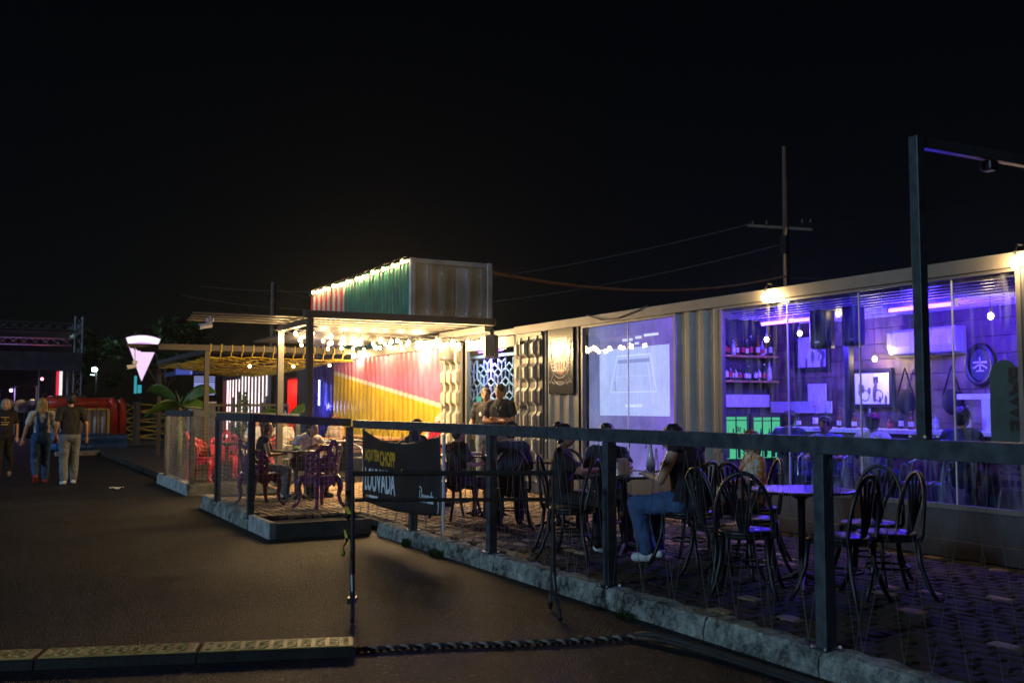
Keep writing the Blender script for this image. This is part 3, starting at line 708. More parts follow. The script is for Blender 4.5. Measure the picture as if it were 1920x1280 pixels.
M['scr'] = emit('screen_glow', (.22, .15, .58), 1.0); M['scr2'] = emit('projected_picture', (.50, .58, 1.0), 1.0); M['scrl'] = emit('projected_line', (.78, .82, 1.0), 1.0, False)
M['scrd'] = emit('projected_dark', (.30, .34, .72), 1.0, False)
def proj(name, ca, cb, s0, s1):
    m = bpy.data.materials.new(name); nt, N, L = nodes_of(m); o = N.new('ShaderNodeOutputMaterial'); e = N.new('ShaderNodeEmission'); L.new(e.outputs[0], o.inputs[0])
    tc = N.new('ShaderNodeTexCoord'); sp = N.new('ShaderNodeSeparateXYZ'); L.new(tc.outputs['Object'], sp.inputs[0])
    mr = N.new('ShaderNodeMapRange'); mr.inputs[1].default_value = 1.1; mr.inputs[2].default_value = -1.0; L.new(sp.outputs['Y'], mr.inputs[0])
    mx = N.new('ShaderNodeMix'); mx.data_type = 'RGBA'; L.new(mr.outputs[0], mx.inputs[0]); mx.inputs[6].default_value = (*ca, 1); mx.inputs[7].default_value = (*cb, 1); L.new(mx.outputs[2], e.inputs[0])
    no = N.new('ShaderNodeTexNoise'); no.inputs['Scale'].default_value = 2.2; no.inputs['Detail'].default_value = 7; no.inputs['Roughness'].default_value = .65; L.new(tc.outputs['Object'], no.inputs['Vector'])
    m2 = N.new('ShaderNodeMapRange'); m2.inputs[1].default_value = .3; m2.inputs[2].default_value = .7; m2.inputs[3].default_value = s0; m2.inputs[4].default_value = s1; L.new(no.outputs['Fac'], m2.inputs[0]); L.new(m2.outputs[0], e.inputs[1]); return m
M['scr'] = proj('screen_glow', (.24, .26, .50), (.26, .14, .74), .6, 1.15); M['scr2'] = proj('projected_picture', (.46, .56, .90), (.52, .54, 1.0), 1.0, 1.3); M['scrl'] = proj('projected_line', (.58, .66, 1.0), (.66, .68, 1.0), 1.25, 1.45); M['scrd'] = proj('projected_dark', (.36, .42, .78), (.38, .38, .85), .85, 1.0)
scn = empty('projection_screen', 'glowing violet projection screen showing a tennis court behind the window', 'screen', (FX + .16, 11.38, .66))
MB().bb((0, -1.09, -.02), (.01, 1.20, 2.02)).build('fabric', 'scr', scn)
def onS(u, v): return (11.38 - u, v)
# picture area: y from 12.2 (left) to 10.65 (right)
MB().bb((-.006, -.78, .72), (-.002, .90, 2.0 - .33)).build('picture', 'scr2', scn)
def pl_(name, a, b, w=.012, mt='scrl'): MB().bar((-.009, *a), (-.009, *b), w, .002, up=(1, 0, 0)).build(name, mt, scn)
pl_('court_line', (.62, 1.05), (-.50, 1.05)); pl_('court_line', (.62, 1.05), (.44, 1.55)); pl_('court_line', (-.50, 1.05), (-.36, 1.55))
pl_('court_line', (.50, 1.05), (.36, 1.55), .008); pl_('court_line', (-.38, 1.05), (-.28, 1.55), .008); pl_('court_line', (.44, 1.56), (-.36, 1.56), .02); pl_('court_line', (.42, 1.48), (-.34, 1.48), .05, 'scrd'); pl_('court_line', (.47, 1.27), (-.42, 1.27), .006)
pl_('player_figure', (.48, 1.07), (.50, 1.20), .03, 'scrd'); pl_('score_caption', (.25, .86), (-.16, .86), .04)
for i, (a, b, z) in enumerate(((.30, .05, 1.78), (-.02, -.16, 1.80), (-.22, -.55, 1.82), (.18, .10, 1.73), (0, -.10, 1.72))): pl_('caption', (a, z), (b, z), .035)
point('screen_light', (-.5, -.2, .9), 3.0, (.45, .40, 1), scn, .5)

# ================================================================== inside the bar
# plank wall
pk = empty('plank_wall', 'brown horizontal plank wall lining at the back of the bar', 'wall', (10.14, 8, .31)); 
M['plank1'] = mat('plank_brown', (.15, .10, .075), .6, var=.6, scale=3, bump=.2, bscale=14); M['plank2'] = mat('plank_dark', (.12, .08, .06), .6, var=.5, scale=3, bump=.2, bscale=14); M['plank3'] = mat('plank_pale', (.21, .145, .11), .6, var=.55, scale=3, bump=.2, bscale=14)
z = 0; r_ = 0
while z < 2.3:
    y = -4.2 - rnd.uniform(0, 1.2)
    while y < 3.1:
        l = rnd.uniform(1.4, 2.5); a, b = max(y, -4.2), min(y + l, 3.12)
        if b - a > .05: MB().bb((rnd.uniform(-.008, .004), a + .003, z + .004), (.05, b - .003, z + .196)).build('plank', rnd.choice(('plank1', 'plank2', 'plank3', 'plank1')), pk)
        y += l
    z += .2
# ceiling slats
sl = empty('slatted_ceiling', 'pale slatted ceiling of the bar room', 'ceiling', (9, 8, 2.70)); M['slat'] = mat('ceiling_slat', (.55, .55, .6), .4, var=.1)
for k in range(11):
    xx = -1.08 + k * .21; MB().bb((xx, -5.2, -.06), (xx + .05, 2.15, .0)).build('slat', 'slat', sl)
# violet tubes
for i, (ya, yb, lb) in enumerate(((9.02, 9.97, 'glowing violet tube lamp on ceiling above the bottle shelves'), (7.04, 7.89, 'glowing violet tube lamp on ceiling above the air conditioner'))):
    t = empty('tube_lamp', lb, 'lamp', (9.0, (ya + yb) / 2, 2.585)); L2 = (yb - ya) / 2
    MB().tube([(0, -L2, 0), (0, L2, 0)], .019, 10).build('tube', 'uv', t)
    MB().bb((-.03, -L2 - .02, .022), (.03, L2 + .02, .06)).build('fitting', 'white', t); 
    for e in (-1, 1): MB().bb((-.022, e * (L2 + .012) - .012, -.022), (.022, e * (L2 + .012) + .012, .022)).build('end_cap', 'white', t)
    point('tube_light', (0, 0, -.12), 250, (.065, .022, 1), t, .15)
# interior bulbs
def bulb_lamp(name, label, loc, power=8, size=.032, cord=.0, mt='bulb', glow=WARM):
    t = empty(name, label, 'lamp', loc)
    MB().ell((0, 0, 0), (size, size, size * 1.2), 12, 8).build('bulb', mt, t, smooth=True)
    MB().tube([(0, 0, size * 1.05), (0, 0, size * 1.05 + .05)], .014, 8).build('socket', 'socket', t)
    if cord: MB().tube([(0, 0, size + .05), (0, 0, size + .05 + cord)], .004, 5).build('cord', 'wires', t)
    if power: point('bulb_light', (0, 0, 0), power, glow, t, size * 1.3)
    return t
for (y, z, x, lb, pw) in ((9.9, 2.38, 9.0, 'warm bare bulb hanging before the upper bottle shelf', 3), (9.3, 2.42, 9.0, 'warm bare bulb hanging left of the framed picture', 3), (8.56, 2.60, 8.9, 'warm bare bulb near ceiling between hanging speakers', .8), (8.88, 2.10, 9.84, 'warm wall bulb above the framed poster', 20), (6.62, 2.42, 9.0, 'warm bare bulb hanging right of the air conditioner', 6)):
    bulb_lamp('bare_bulb', lb, (x, y, z), pw, .03, max(0.02, 2.66 - z - .09))
# bottle shelves on the end wall
for zz, lb in ((2.235, 'upper wooden bottle shelf on the bar end wall'), (1.88, 'lower wooden bottle shelf on the bar end wall')):
    s_ = empty('bottle_shelf', lb, 'shelf', (9.6, 11.03, zz)); MB().bb((-.75, -.13, -.03), (.58, .12, 0)).build('board', 'shelfwood', s_, bevel=.004)
    for xx in (-.5, .45): MB().bb((xx, .0, -.10), (xx + .03, .12, -.031)).build('bracket', 'dark', s_)
def bottle(loc, label, kind, h=.28, r=.036, group='bottles on the bar shelves'):
    b = empty('bottle', label, 'bottle', loc, 0, group)
    MB().lathe([(r * .9, 0), (r, .01), (r, h * .58), (r * .75, h * .68), (r * .36, h * .78), (r * .33, h * .97), (r * .4, h * .98), (r * .4, h)], n=10).build('glass', kind, b, smooth=True)
    MB().lathe([(r * 1.02, h * .16), (r * 1.02, h * .46)], n=10).build('label', 'labelr' if rnd.random() < .25 else 'labelw', b)
    MB().lathe([(r * .42, h * 1.002), (r * .42, h * 1.06)], n=8).build('cap', rnd.choice(('dark', 'redpaint', 'alu')), b)
for zz, nm, xs in ((2.237, 'upper', [9.20, 9.28, 9.36, 9.45, 9.53, 9.61, 9.68, 9.80, 9.89, 9.97, 10.06]), (1.882, 'lower', [9.19, 9.24, 9.29, 9.34, 9.40, 9.47, 9.57, 9.65, 9.75, 9.84, 9.92, 10.04])):
    for i, x in enumerate(xs):
        kd = rnd.choice(('bottlea', 'bottlec', 'bottleb', 'bottleg', 'bottlec')); cn = {'bottlea': 'amber', 'bottlec': 'clear', 'bottleb': 'pale', 'bottleg': 'dark green'}[kd]
        bottle((x, 10.98 + rnd.uniform(-.02, .03), zz), f'{cn} bottle, {ORD[i]} from the window side on the {nm} bar shelf', kd, rnd.uniform(.19, .285), rnd.uniform(.026, .038))
# fridges with green lit doors
M['fridge'] = emit('green_fridge_light', (.10, .62, .30), .95); M['fridgeb'] = mat('fridge_body', (.03, .03, .035), .4)
def fridge(label, x0, x1, y, z0, z1):
    f = empty('bar_fridge', label, 'fridge', ((x0 + x1) / 2, y, .31)); w = (x1 - x0) / 2
    MB().bb((-w - .03, .02, 0), (w + .03, .5, z1 - .31 + .05)).build('body', 'fridgeb', f)
    MB().bb((-w, .01, z0 - .31), (w, .018, z1 - .31)).build('lit_interior', 'fridge', f)
    for k in (-1, -.33, .33, 1): MB().bb((k * w - .008, -.0, z0 - .31), (k * w + .008, .009, z1 - .31)).build('door_bar', 'fridgeb', f)
    for k in range(3): MB().bb((-w, -.004, z0 - .31 + (z1 - z0) * k / 2.2), (w, -.001, z0 - .31 + (z1 - z0) * k / 2.2 + .012)).build('rack', 'dark', f)
    for k in range(6):
        xx = -w + .06 + k * (2 * w - .12) / 5; MB().lathe([(.02, 0), (.02, .12), (.008, .15), (.008, .19)], (xx, .0, z0 - .31 + .02 + (.2 if k % 2 else 0)), 8).build('can', 'bottleg', f)
fridge('green lit bar fridge with black bars beside the window edge', 8.55, 9.14, 10.45, .80, 1.37)
fridge('green lit bar fridge with black bars under the bottle shelves', 9.24, 9.73, 10.45, .80, 1.36)
fridge('narrow green lit fridge at the plank wall corner', 9.98, 10.10, 10.5, .80, 1.34)
wp = tag(MB().bb((9.0, 11.10, 1.50), (10.13, 11.14, 1.68)).build('reflection_panel', 'acwhite'), 'white stand-in panel for a glass reflection on the end wall below the shelves', 'panel')  # both white panels are added, standing in for a reflection in the window glass
tag(MB().bb((10.10, 9.88, 1.42), (10.125, 11.05, 1.58)).build('reflection_panel', 'acwhite'), 'white stand-in panel for a glass reflection along the plank wall behind the counter', 'panel')
# bar counter, glasses
bc = empty('bar_counter', 'long bar counter with white edged top before the plank wall', 'counter', (9.55, 7.8, .31))
MB().bb((-.25, -3.4, .88), (.35, 2.3, .93)).build('counter_top', 'acwhite', bc, bevel=.005); MB().bb((-.18, -3.4, 0), (.30, 2.3, .878)).build('front_panel', 'plank2', bc)
for i in range(17):
    y = 10.0 - i * .21; kd = rnd.choice(('bottlec', 'bottleg', 'bottlec', 'bottlea', 'bottleb'))
    cn = {'bottlea': 'amber', 'bottlec': 'clear', 'bottleb': 'pale', 'bottleg': 'dark green'}[kd]
    bottle((9.55 + rnd.uniform(-.1, .2), y, 1.242), f'{cn} bottle, {ORD2[i]} on the bar counter counted from the fridge', kd, rnd.uniform(.14, .27), rnd.uniform(.028, .04), 'bottles along the bar counter')
tw = empty('bar_dispenser', 'white dispenser with lit glass tank at the counter end', 'dispenser', (9.45, 6.72, 1.242)); MB().bb((-.1, -.12, 0), (.1, .12, .22)).build('tank', 'bottleb', tw); MB().bb((-.12, -.14, .222), (.12, .14, .25)).build('lid', 'acwhite', tw); MB().bb((-.1, .2, 0), (.05, .30, .34)).build('tap_tower', 'acwhite', tw); MB().bb((-.1, -.02, .341), (.05, .6, .40)).build('tap_bar', 'acwhite', tw)
# air conditioner
ac = empty('air_conditioner', 'white split air conditioner on the plank wall', 'air conditioner', (10.13, 8.26, 2.12))
pr = [(0, 0), (-.18, .03), (-.22, .12), (-.22, .30), (-.19, .33), (0, .33)]
MB().prism(pr, -.49, 1, .98).build('body', 'acwhite', ac, bevel=.012); MB().bb((-.20, -.42, .012), (-.10, .42, .03)).build('air_flap', 'grille', ac); MB().bb((-.226, -.30, .20), (-.221, -.22, .22)).build('display', 'alu', ac)
# pictures
def picture(label, y0, y1, z0, z1, seed, fw=.05, bikes=False):
    p = empty('framed_picture', label, 'picture', (10.12, (y0 + y1) / 2, z0)); w = (y1 - y0) / 2; h = z1 - z0; rr = random.Random(seed)
    fm = MB(); fm.bb((-.04, -w - fw, -fw), (0, -w, h + fw)); fm.bb((-.04, w, -fw), (0, w + fw, h + fw)); fm.bb((-.04, -w, -fw), (0, w, 0)); fm.bb((-.04, -w, h), (0, w, h + fw)); fm.build('frame', 'frameblack', p)
    MB().bb((-.015, -w, 0), (-.005, w, h)).build('print', 'whitep', p)
    for k in range(8):
        yy, zz = rr.uniform(-w * .8, w * .8), rr.uniform(h * .12, h * .6); ww, hh = rr.uniform(.02, .06), rr.uniform(.06, .18)
        MB().ell((-.0165, yy, zz), (.0012, ww * .6, hh * .6), 8, 6).build('print_shape', 'speaker', p)
    if bikes:
        for yy in (-.1, .12): MB().tube([(-.017, yy + .07 * cos(a), .11 + .07 * sin(a)) for a in [2 * pi * i / 12 for i in range(12)]], .006, 5, closed=True).build('wheel_print', 'grille', p)
        MB().bb((-.0165, -.1, h * .65), (-.0155, -.02, h * .85)).build('print_shape', 'grille', p)
picture('black framed black and white photograph high on the plank wall', 9.94, 10.48, 2.05, 2.47, 1)
picture('framed black and white poster with cycles below the wall bulb', 8.88, 9.46, 1.54, 1.95, 2, .045, True)
wn_ = tag(MB().bb((10.115, 9.98, 1.48), (10.125, 10.32, 1.82)).build('paper_notice', 'paper'), 'white paper notice pinned under the framed photograph', 'notice')
# round emblem plaque
rp_ = empty('round_plaque', 'round black wall plaque with white emblem at right of the air conditioner', 'plaque', (10.11, 7.59, 1.985))
MB().tube([(0, .17 * cos(a), .22 * sin(a)) for a in [2 * pi * i / 24 for i in range(24)]], .035, 8, closed=True).build('rim', 'dark', rp_)
MB().prism([(.16 * cos(a), .20 * sin(a)) for a in [2 * pi * i / 24 for i in range(24)]], .0, 0, .02).build('disc', 'contD', rp_)
e = MB(); e.bar((-.004, -.09, .03), (-.004, .09, .03), .003, .02); e.bar((-.004, -.09, -.04), (-.004, 0, .01), .003, .016); e.bar((-.004, .09, -.04), (-.004, 0, .01), .003, .016); e.bar((-.004, 0, -.06), (-.004, 0, .09), .003, .018); e.bar((-.004, -.05, -.07), (-.004, .05, -.07), .003, .014); e.build('emblem', 'whitep', rp_)
for (y, lb) in ((7.95, 'round dark hanging bag on strap right of the portal post'), (8.62, 'round dark hanging bag on strap partly hidden by portal post')):
    h_ = empty('hanging_bag', lb, 'bag', (10.07, y, 1.42)); MB().ell((0, 0, .14), (.05, .14, .15), 14, 10).build('pouch', 'blackcloth', h_, smooth=True); MB().tube([(0, -.13, .2), (0, 0, .56), (0, .13, .2)], .012, 6).build('strap', 'blackcloth', h_)
# hanging speakers and inner post
def speaker(name, label, loc, w=.27, d=.26, h=.44, rz=0, mt='speaker', tilt=0.):
    s = empty(name, label, 'speaker', loc, rz)
    pts = [(-w / 2, -.0), (-w / 2, -d * .55), (-w * .38, -d), (w * .38, -d), (w / 2, -d * .55), (w / 2, 0)]
    MB().prism(pts, -h / 2, 2, h).build('cabinet', mt, s, rot=(tilt, 0, 0), bevel=.035)
    MB().bb((-w * .33, -d - .006, -h * .40), (w * .33, -d - .001, h * .40)).build('grille', 'grille', s, rot=(tilt, 0, 0), bevel=.004)
    MB().bb((-w * .1, -d - .009, -h * .36), (w * .1, -d - .0065, -h * .32)).build('badge', 'alu', s, rot=(tilt, 0, 0))
    MB().bb((-.03, .001, -.08), (.03, .05, h / 2 + .12)).build('bracket', 'dark', s)
    return s
speaker('hanging_speaker', 'dark rounded speaker hanging inside window left of the inner post', (8.95, 8.82, 2.44), .26, .24, .50, -1.2, 'dark')
speaker('hanging_speaker', 'dark rounded speaker hanging inside window right of the inner post', (8.95, 8.36, 2.44), .24, .22, .48, -1.0, 'dark')
tag(MB().bb((9.5, 8.98, .31), (9.58, 9.06, 2.69)).build('inner_post', 'dark'), 'black steel post inside the bar behind the window', 'post')
wv = MB().tube([(10.05, 8.0 + .25 * i, 2.18 - .10 * sin(pi * i / 4)) for i in range(5)], .006, 5); tag(wv.build('wall_cable', 'wires'), 'thin black cable drooping along the plank wall', 'cable')
# window sticker at the far right pane
st = empty('window_sticker', 'dark teal rounded sticker with black upright letters on the far right pane', 'sticker', (FX + .018, 5.62, 1.15)); M['teal'] = mat('teal_sticker', (.02, .065, .07), .5, var=.2)
ol = [(-.12, 0), (.16, 0), (.16, .62)] + [(.02 + .14 * cos(a), .62 + .14 * sin(a)) for a in [R(15 * i) for i in range(1, 12)]] + [(-.12, .62)]
MB().prism(ol, 0, 0, .002).build('film', 'teal', st)
text('lettering', 'BAWE', 'dark', st, (-.003, -.03, .70), .20, rot=(pi / 2, pi / 2, -pi / 2), sx=1.0, off=.006)

# ================================================================== bulb on fascia
def wall_bulb(label, y):
    t = bulb_lamp('fascia_bulb', label, (FX - .12, y, 2.72), 26, .045)
    MB().tube([(0, 0, .10), (.03, 0, .16), (.10, 0, .16)], .01, 6).build('arm', 'dark', t)
wall_bulb('bright bare bulb on the container fascia above the bar window', 8.46)
wall_bulb('bare bulb on the fascia above the window end at right edge', 5.40)

# ================================================================== pergolas
pg = empty('entrance_pergola', 'dark steel pergola with slats over the entrance, hung with bulbs', 'pergola', (4.5, 15.3, PZ)); o_ = Vector(pg.location)
def inP(o): o.location = -o_; return o
ZB = 2.90; M['slatp'] = mat('slat_paint', (.12, .11, .09), .5, var=.2, scale=4)
inP(MB().bb((4.45, 15.25, PZ), (4.55, 15.35, ZB)).build('post', 'dframe', pg, bevel=.004) if False else MB().bb((4.45, 15.25, PZ), (4.55, 15.35, ZB)).build('post', 'frame', pg, bevel=.004))
inP(MB().bb((4.45, 17.00, PZ), (4.55, 17.10, ZB - .10)).build('post', 'frame', pg, bevel=.004))
inP(MB().bb((4.40, 15.24, ZB + .002), (7.76, 15.36, ZB + .12)).build('front_beam', 'frame', pg, bevel=.004))
inP(MB().bb((4.45, 15.365, ZB - .10), (4.55, 17.12, ZB)).build('side_beam', 'frame', pg, bevel=.004))
inP(MB().bb((7.60, 15.37, ZB - .10), (7.70, 17.3, ZB)).build('side_beam', 'frame', pg, bevel=.004))
for k in range(4):
    y = 15.62 + k * .47; inP(MB().bb((2.78 + .05 * k, y - .06, ZB + .03), (7.74, y + .06, ZB + .05)).build('slat', 'slatp', pg, bevel=.003))
inP(MB().bb((5.3, 17.35, ZB + .05), (7.76, 22.4, ZB + .09)).build('canopy_sheet', 'contD', pg))
# festoon strings
def festoon(label, pts, n, sag, power, drop=.09, size=.032, seed=1, mt='bulb', lights=1, skip=(), col_=WARM):
    rr = random.Random(seed); a, b = Vector(pts[0]), Vector(pts[1]); t = empty('string_lights', label, 'string lights', a)
    P = lambda s: (b - a) * s + Vector((0, 0, -sag * 4 * s * (1 - s)))
    MB().tube([P(i / 24) for i in range(25)], .005, 5).build('cable', 'wires', t, fix=False)
    for i in range(n):
        s = (i + .5 + rr.uniform(-.22, .22)) / n; p = P(s); d = drop + rr.uniform(-.02, .03)
        h = MB().tube([p, p + Vector((0, 0, -d + size))], .009, 6).build('lamp_holder', 'socket', t, fix=False)
        if i in skip: continue
        q = p + Vector((rr.uniform(-.01, .01), 0, -d)); MB().ell(q, (size, size, size * 1.2), 10, 8).build('bulb', mt, t, smooth=True, fix=False)
        if i % lights == 0: point('bulb_light', q, power * lights, col_, t, size * 1.3)
    return t
PW = 21
festoon('string of warm bulbs along the front of the entrance pergola', ((4.5, 15.5, 2.78), (7.7, 15.45, 2.78)), 12, .10, PW, seed=3)
festoon('string of warm bulbs across the middle of the entrance pergola', ((4.4, 16.1, 2.80), (7.75, 16.0, 2.74)), 13, .16, PW, seed=4)
festoon('string of warm bulbs along the back of the entrance pergola', ((4.3, 16.9, 2.82), (7.72, 16.7, 2.76)), 12, .10, PW, seed=5)
festoon('added string of warm bulbs lighting the mural over the bistro table', ((5.6, 18.5, 2.88), (7.7, 18.3, 2.86)), 7, .05, PW, seed=14)  # added behind the front strings to brighten the mural
festoon('added string of warm bulbs lighting the far half of the mural', ((5.7, 20.7, 2.90), (7.7, 20.5, 2.88)), 7, .05, PW, seed=15)  # second added string, tucked out of view, also brightens the mural
festoon('short string of warm bulbs slanting to the container corner', ((5.9, 16.6, 2.80), (7.74, 15.0, 2.70)), 6, .08, PW, seed=6)
festoon('string of warm bulbs along the top edge of the green container', ((10.10, 25.25, 5.62), (10.10, 34.5, 5.62)), 12, .03, 11, drop=.12, size=.05, seed=7)
# wall lamps over the mural
for y, lb in ((22.36, 'bright wall lamp over the far part of the pink mural'), (18.47, 'bright wall lamp over the near part of the pink mural')):
    t = bulb_lamp('mural_lamp', lb, (FX - .16, y, 2.70), 55, .055); MB().tube([(0, 0, .1), (.05, 0, .17), (.15, 0, .17)], .01, 6).build('arm', 'dark', t)
speaker('pergola_speaker', 'grey speaker hanging at the pergola corner by the entrance', (7.62, 15.12, 2.52), .24, .22, .40, R(-35))
speaker('pergola_speaker', 'pale grey speaker above the container door leaf by mural', (7.60, 16.9, 2.52), .26, .22, .34, R(-40), 'leaf')
def camera_dome(name, label, loc, drop):
    c = empty(name, label, 'camera', loc); MB().tube([(0, 0, 0), (0, 0, -drop)], .012, 6).build('bracket', 'white', c); MB().bb((-.05, -.05, -drop - .07), (.05, .05, -drop - .001)).build('base', 'white', c, bevel=.01)
    MB().tube([(.02, .0, -drop - .11), (-.17, -.05, -drop - .15)], .045, 10).build('housing', 'white', c); MB().tube([(-.171, -.05, -drop - .15), (-.18, -.053, -drop - .152)], .035, 10).build('lens', 'dark', c)
camera_dome('security_camera', 'white security camera under the entrance pergola overhang', (3.05, 15.75, 2.90), .02)
camera_dome('security_camera', 'white security camera under the rope pergola overhang', (2.85, 22.75, 2.78), .28)

M['frame2'] = mat('rope_pergola_paint', (.04, .034, .026), .55, var=.2, scale=4)
p2 = empty('rope_pergola', 'steel pergola with yellow rope net ceiling beyond the entrance', 'pergola', (4.33, 22.6, PZ)); o2 = Vector(p2.location)
def inQ(o): o.location = -o2; return o
for x, y in ((4.33, 22.6), (4.35, 29.4)): inQ(MB().bb((x - .05, y - .05, PZ), (x + .05, y + .05, 2.74)).build('post', 'frame2', p2))
inQ(MB().bb((3.3, 22.55, 2.745), (7.75, 22.65, 2.87)).build('front_beam', 'frame2', p2)); inQ(MB().bb((4.28, 22.66, 2.70), (4.38, 29.5, 2.80)).build('side_beam', 'steel', p2)); inQ(MB().bb((4.28, 29.51, 2.66), (7.75, 29.6, 2.78)).build('back_beam', 'frame2', p2))
for k in range(5): inQ(MB().bb((2.7 + k * .14, 23.0 + k * .5, 2.81 - .0 * k), (7.7, 23.07 + k * .5, 2.88)).build('slat', 'frame2', p2))
nt_ = empty('rope_net', 'sagging yellow rope net under the pergola beams', 'net', (4.4, 22.6, 2.7)); rr = random.Random(11)
nx, ny = 14, 22
def np_(i, j): 
    s, t = i / nx, j / ny; return Vector((s * 3.3, .08 + t * 6.7, -.10 - .30 * sin(pi * s) * sin(pi * t) + rr.uniform(-.02, .02)))
G = [[np_(i, j) for j in range(ny + 1)] for i in range(nx + 1)]
for i in range(nx + 1): MB().tube([G[i][j] + Vector((.07 * (1 if (i + j) % 2 else -1), 0, 0)) for j in range(ny + 1)], .011, 5).build('rope', 'yrope', nt_, fix=False)
for j in range(0, ny + 1, 1): MB().tube([G[i][j] + Vector((0, .07 * (1 if (i + j) % 2 else -1), .01)) for i in range(nx + 1)], .011, 5).build('rope', 'yrope', nt_, fix=False)
for i in range(0, nx + 1): MB().tube([(G[i][0].x, -.065, .02), (G[i][0].x, -.065, .19), (G[i][0].x + .02, .0, .19), (G[i][0].x, .065, -.05), G[i][0]], .011, 5).build('lashing', 'yrope', nt_, fix=False)
festoon('single pair of warm bulbs beneath the rope net', ((5.0, 23.2, 2.55), (7.6, 23.2, 2.6)), 3, .05, 2.0, seed=9)

# ================================================================== banner
BX = 4.105
bn = empty('hanging_banner', 'black beer banner with orange and white lettering tied to the railing', 'banner', (BX, 10.4, .4))
by0, by1 = 11.58, 9.24
def bwarp(y, z):    # folds radiating from the right, sagging top edge
    s = (by0 - y) / (by0 - by1); t = (z - .4) / .83
    return BX - .02 - .03 * sin(pi * s) * t - .010 * sin(9 * s + 5 * t) * s - .006 * sin(17 * (s - .3 * t))
nb, mbn = 48, 20; m = MB()
for i in range(nb + 1):
    s = i / nb; y = by0 + (by1 - by0) * s; zt = 1.24 - .02 * s - .55 * (s * (1 - s)) * (1.05 - .25 * s); zb = .385 + .03 * s - .20 * s * (1 - s)
    for j in range(mbn + 1): z = zb + (zt - zb) * j / mbn; m.v.append((bwarp(y, z) - BX, y - 10.4, z - .4))
for i in range(nb):
    for j in range(mbn): a = i * (mbn + 1) + j; m.f.append((a, a + mbn + 1, a + mbn + 2, a + 1)); m.mi.append(0)
cl = m.build('cloth', 'banner', bn, smooth=True, fix=False); sd = cl.modifiers.new('thick', 'SOLIDIFY'); sd.thickness = .003; sd.offset = 1 if False else 0
def bw(c): 
    c = Vector(c); y, z = c.y + 10.4, c.z + .4; return Vector((bwarp(y, z) - BX - .004 + (c.x + .0), c.y, c.z))
text('lettering', 'AQUI TEM', 'orange', bn, (0, 1.10, .475), .175, sx=.66, off=.006, warp=bw, ext=.001)
text('lettering', 'CHOPP', 'orange', bn, (0, .54, .435), .225, sx=.66, off=.008, warp=bw, ext=.001)
text('lettering', 'LOUVADA', 'whitep', bn, (0, 1.10, .125), .36, sx=.60, off=.010, warp=bw, ext=.001)
MB().bb((-.05 + .02, .62, .035), (-.028, .94, .065)).build('small_print_line', 'whitep', bn)
MB().bb((-.05 + .02, .97, .035), (-.028, 1.03, .065)).build('small_print_mark', 'orange', bn)
text('lettering', 'Louvada', 'whitep', bn, (0, -.62, .115), .17, sx=.66, off=.003, warp=bw, shear=.12, ext=.001)
sc_ = MB()
for y, z, r_ in ((-.64, .20, .05), (-1.06, .10, .06), (-.66, .08, .03)): sc_.tube([(-.028, y + r_ * cos(a), z + r_ * 1.4 * sin(a)) for a in [R(60 + 22 * i) for i in range(9)]], .006, 5)
sc_.build('flourish', 'whitep', bn)
for y, z0, z1 in ((by0 + .02, .36, 1.25), (by1 - .02, .26, 1.22)): MB().tube([(-.0, y - 10.4, z0 - .4), (-.0, y - 10.4, z1 - .4)], .016, 8).build('edge_pole', 'white', bn)

# ================================================================== barrier, hazard tape
ba = empty('crowd_barrier', 'black steel pedestrian barrier standing on the road', 'barrier', (2.38, 6.95, 0), math.atan2(6.33 - 6.95, 3.70 - 2.38)); W = 1.45
MB().tube([(0, 0, .30), (0, 0, 1.02), (W, 0, 1.02), (W, 0, .28)], .021, 8).build('outer_frame', 'barrier', ba, fix=False)
MB().tube([(.015, 0, .83), (W - .015, 0, .83)], .014, 8).build('middle_bar', 'barrier', ba)
for x in (0, W):
    MB().tube([(x, 0, .32), (x + .01, -.04, .18), (x + .03, -.24, .02)], .016, 8).build('leg', 'barrier', ba)
    MB().tube([(x, 0, .32), (x - .005, .02, .15), (x - .01, .17, .02)], .016, 8).build('leg', 'barrier', ba)
    MB().bb((x - .03, -.05, .10), (x + .03, .06, .14)).build('foot_plate', 'steel', ba)
for x in (.35, .8, 1.2): MB().tube([(x, 0, 1.025), (x, 0, 1.05)], .01, 6).build('stud', 'barrier', ba)
M['tapeb'] = mat('hazard_black', (.02, .02, .02), .5)
ht = empty('hazard_tape', 'yellow and black hazard tape dangling from the barrier corner', 'tape', (2.36, 6.95, 0)); rr = random.Random(5)
pts = [Vector((-.02, -.01, .90))]
for i in range(15): pts.append(pts[-1] + Vector((rr.uniform(-.018, .012), rr.uniform(-.008, .008), -.028)))
for i in range(15):
    a, b = pts[i], pts[i + 1]; w = .022 * (1 - .045 * i); th = i * .5; dx = Vector((cos(th) * w, sin(th) * w, 0))
    MB().add([a - dx, a + dx, b + dx * .95, b - dx * .95], [(0, 1, 2, 3)]).build('tape_strip', 'tape' if i % 3 else 'tapeb', ht, fix=False)
MB().ell(pts[-1] + Vector((0, 0, -.02)), (.022, .02, .025), 8, 6).build('knot', 'tape', ht)

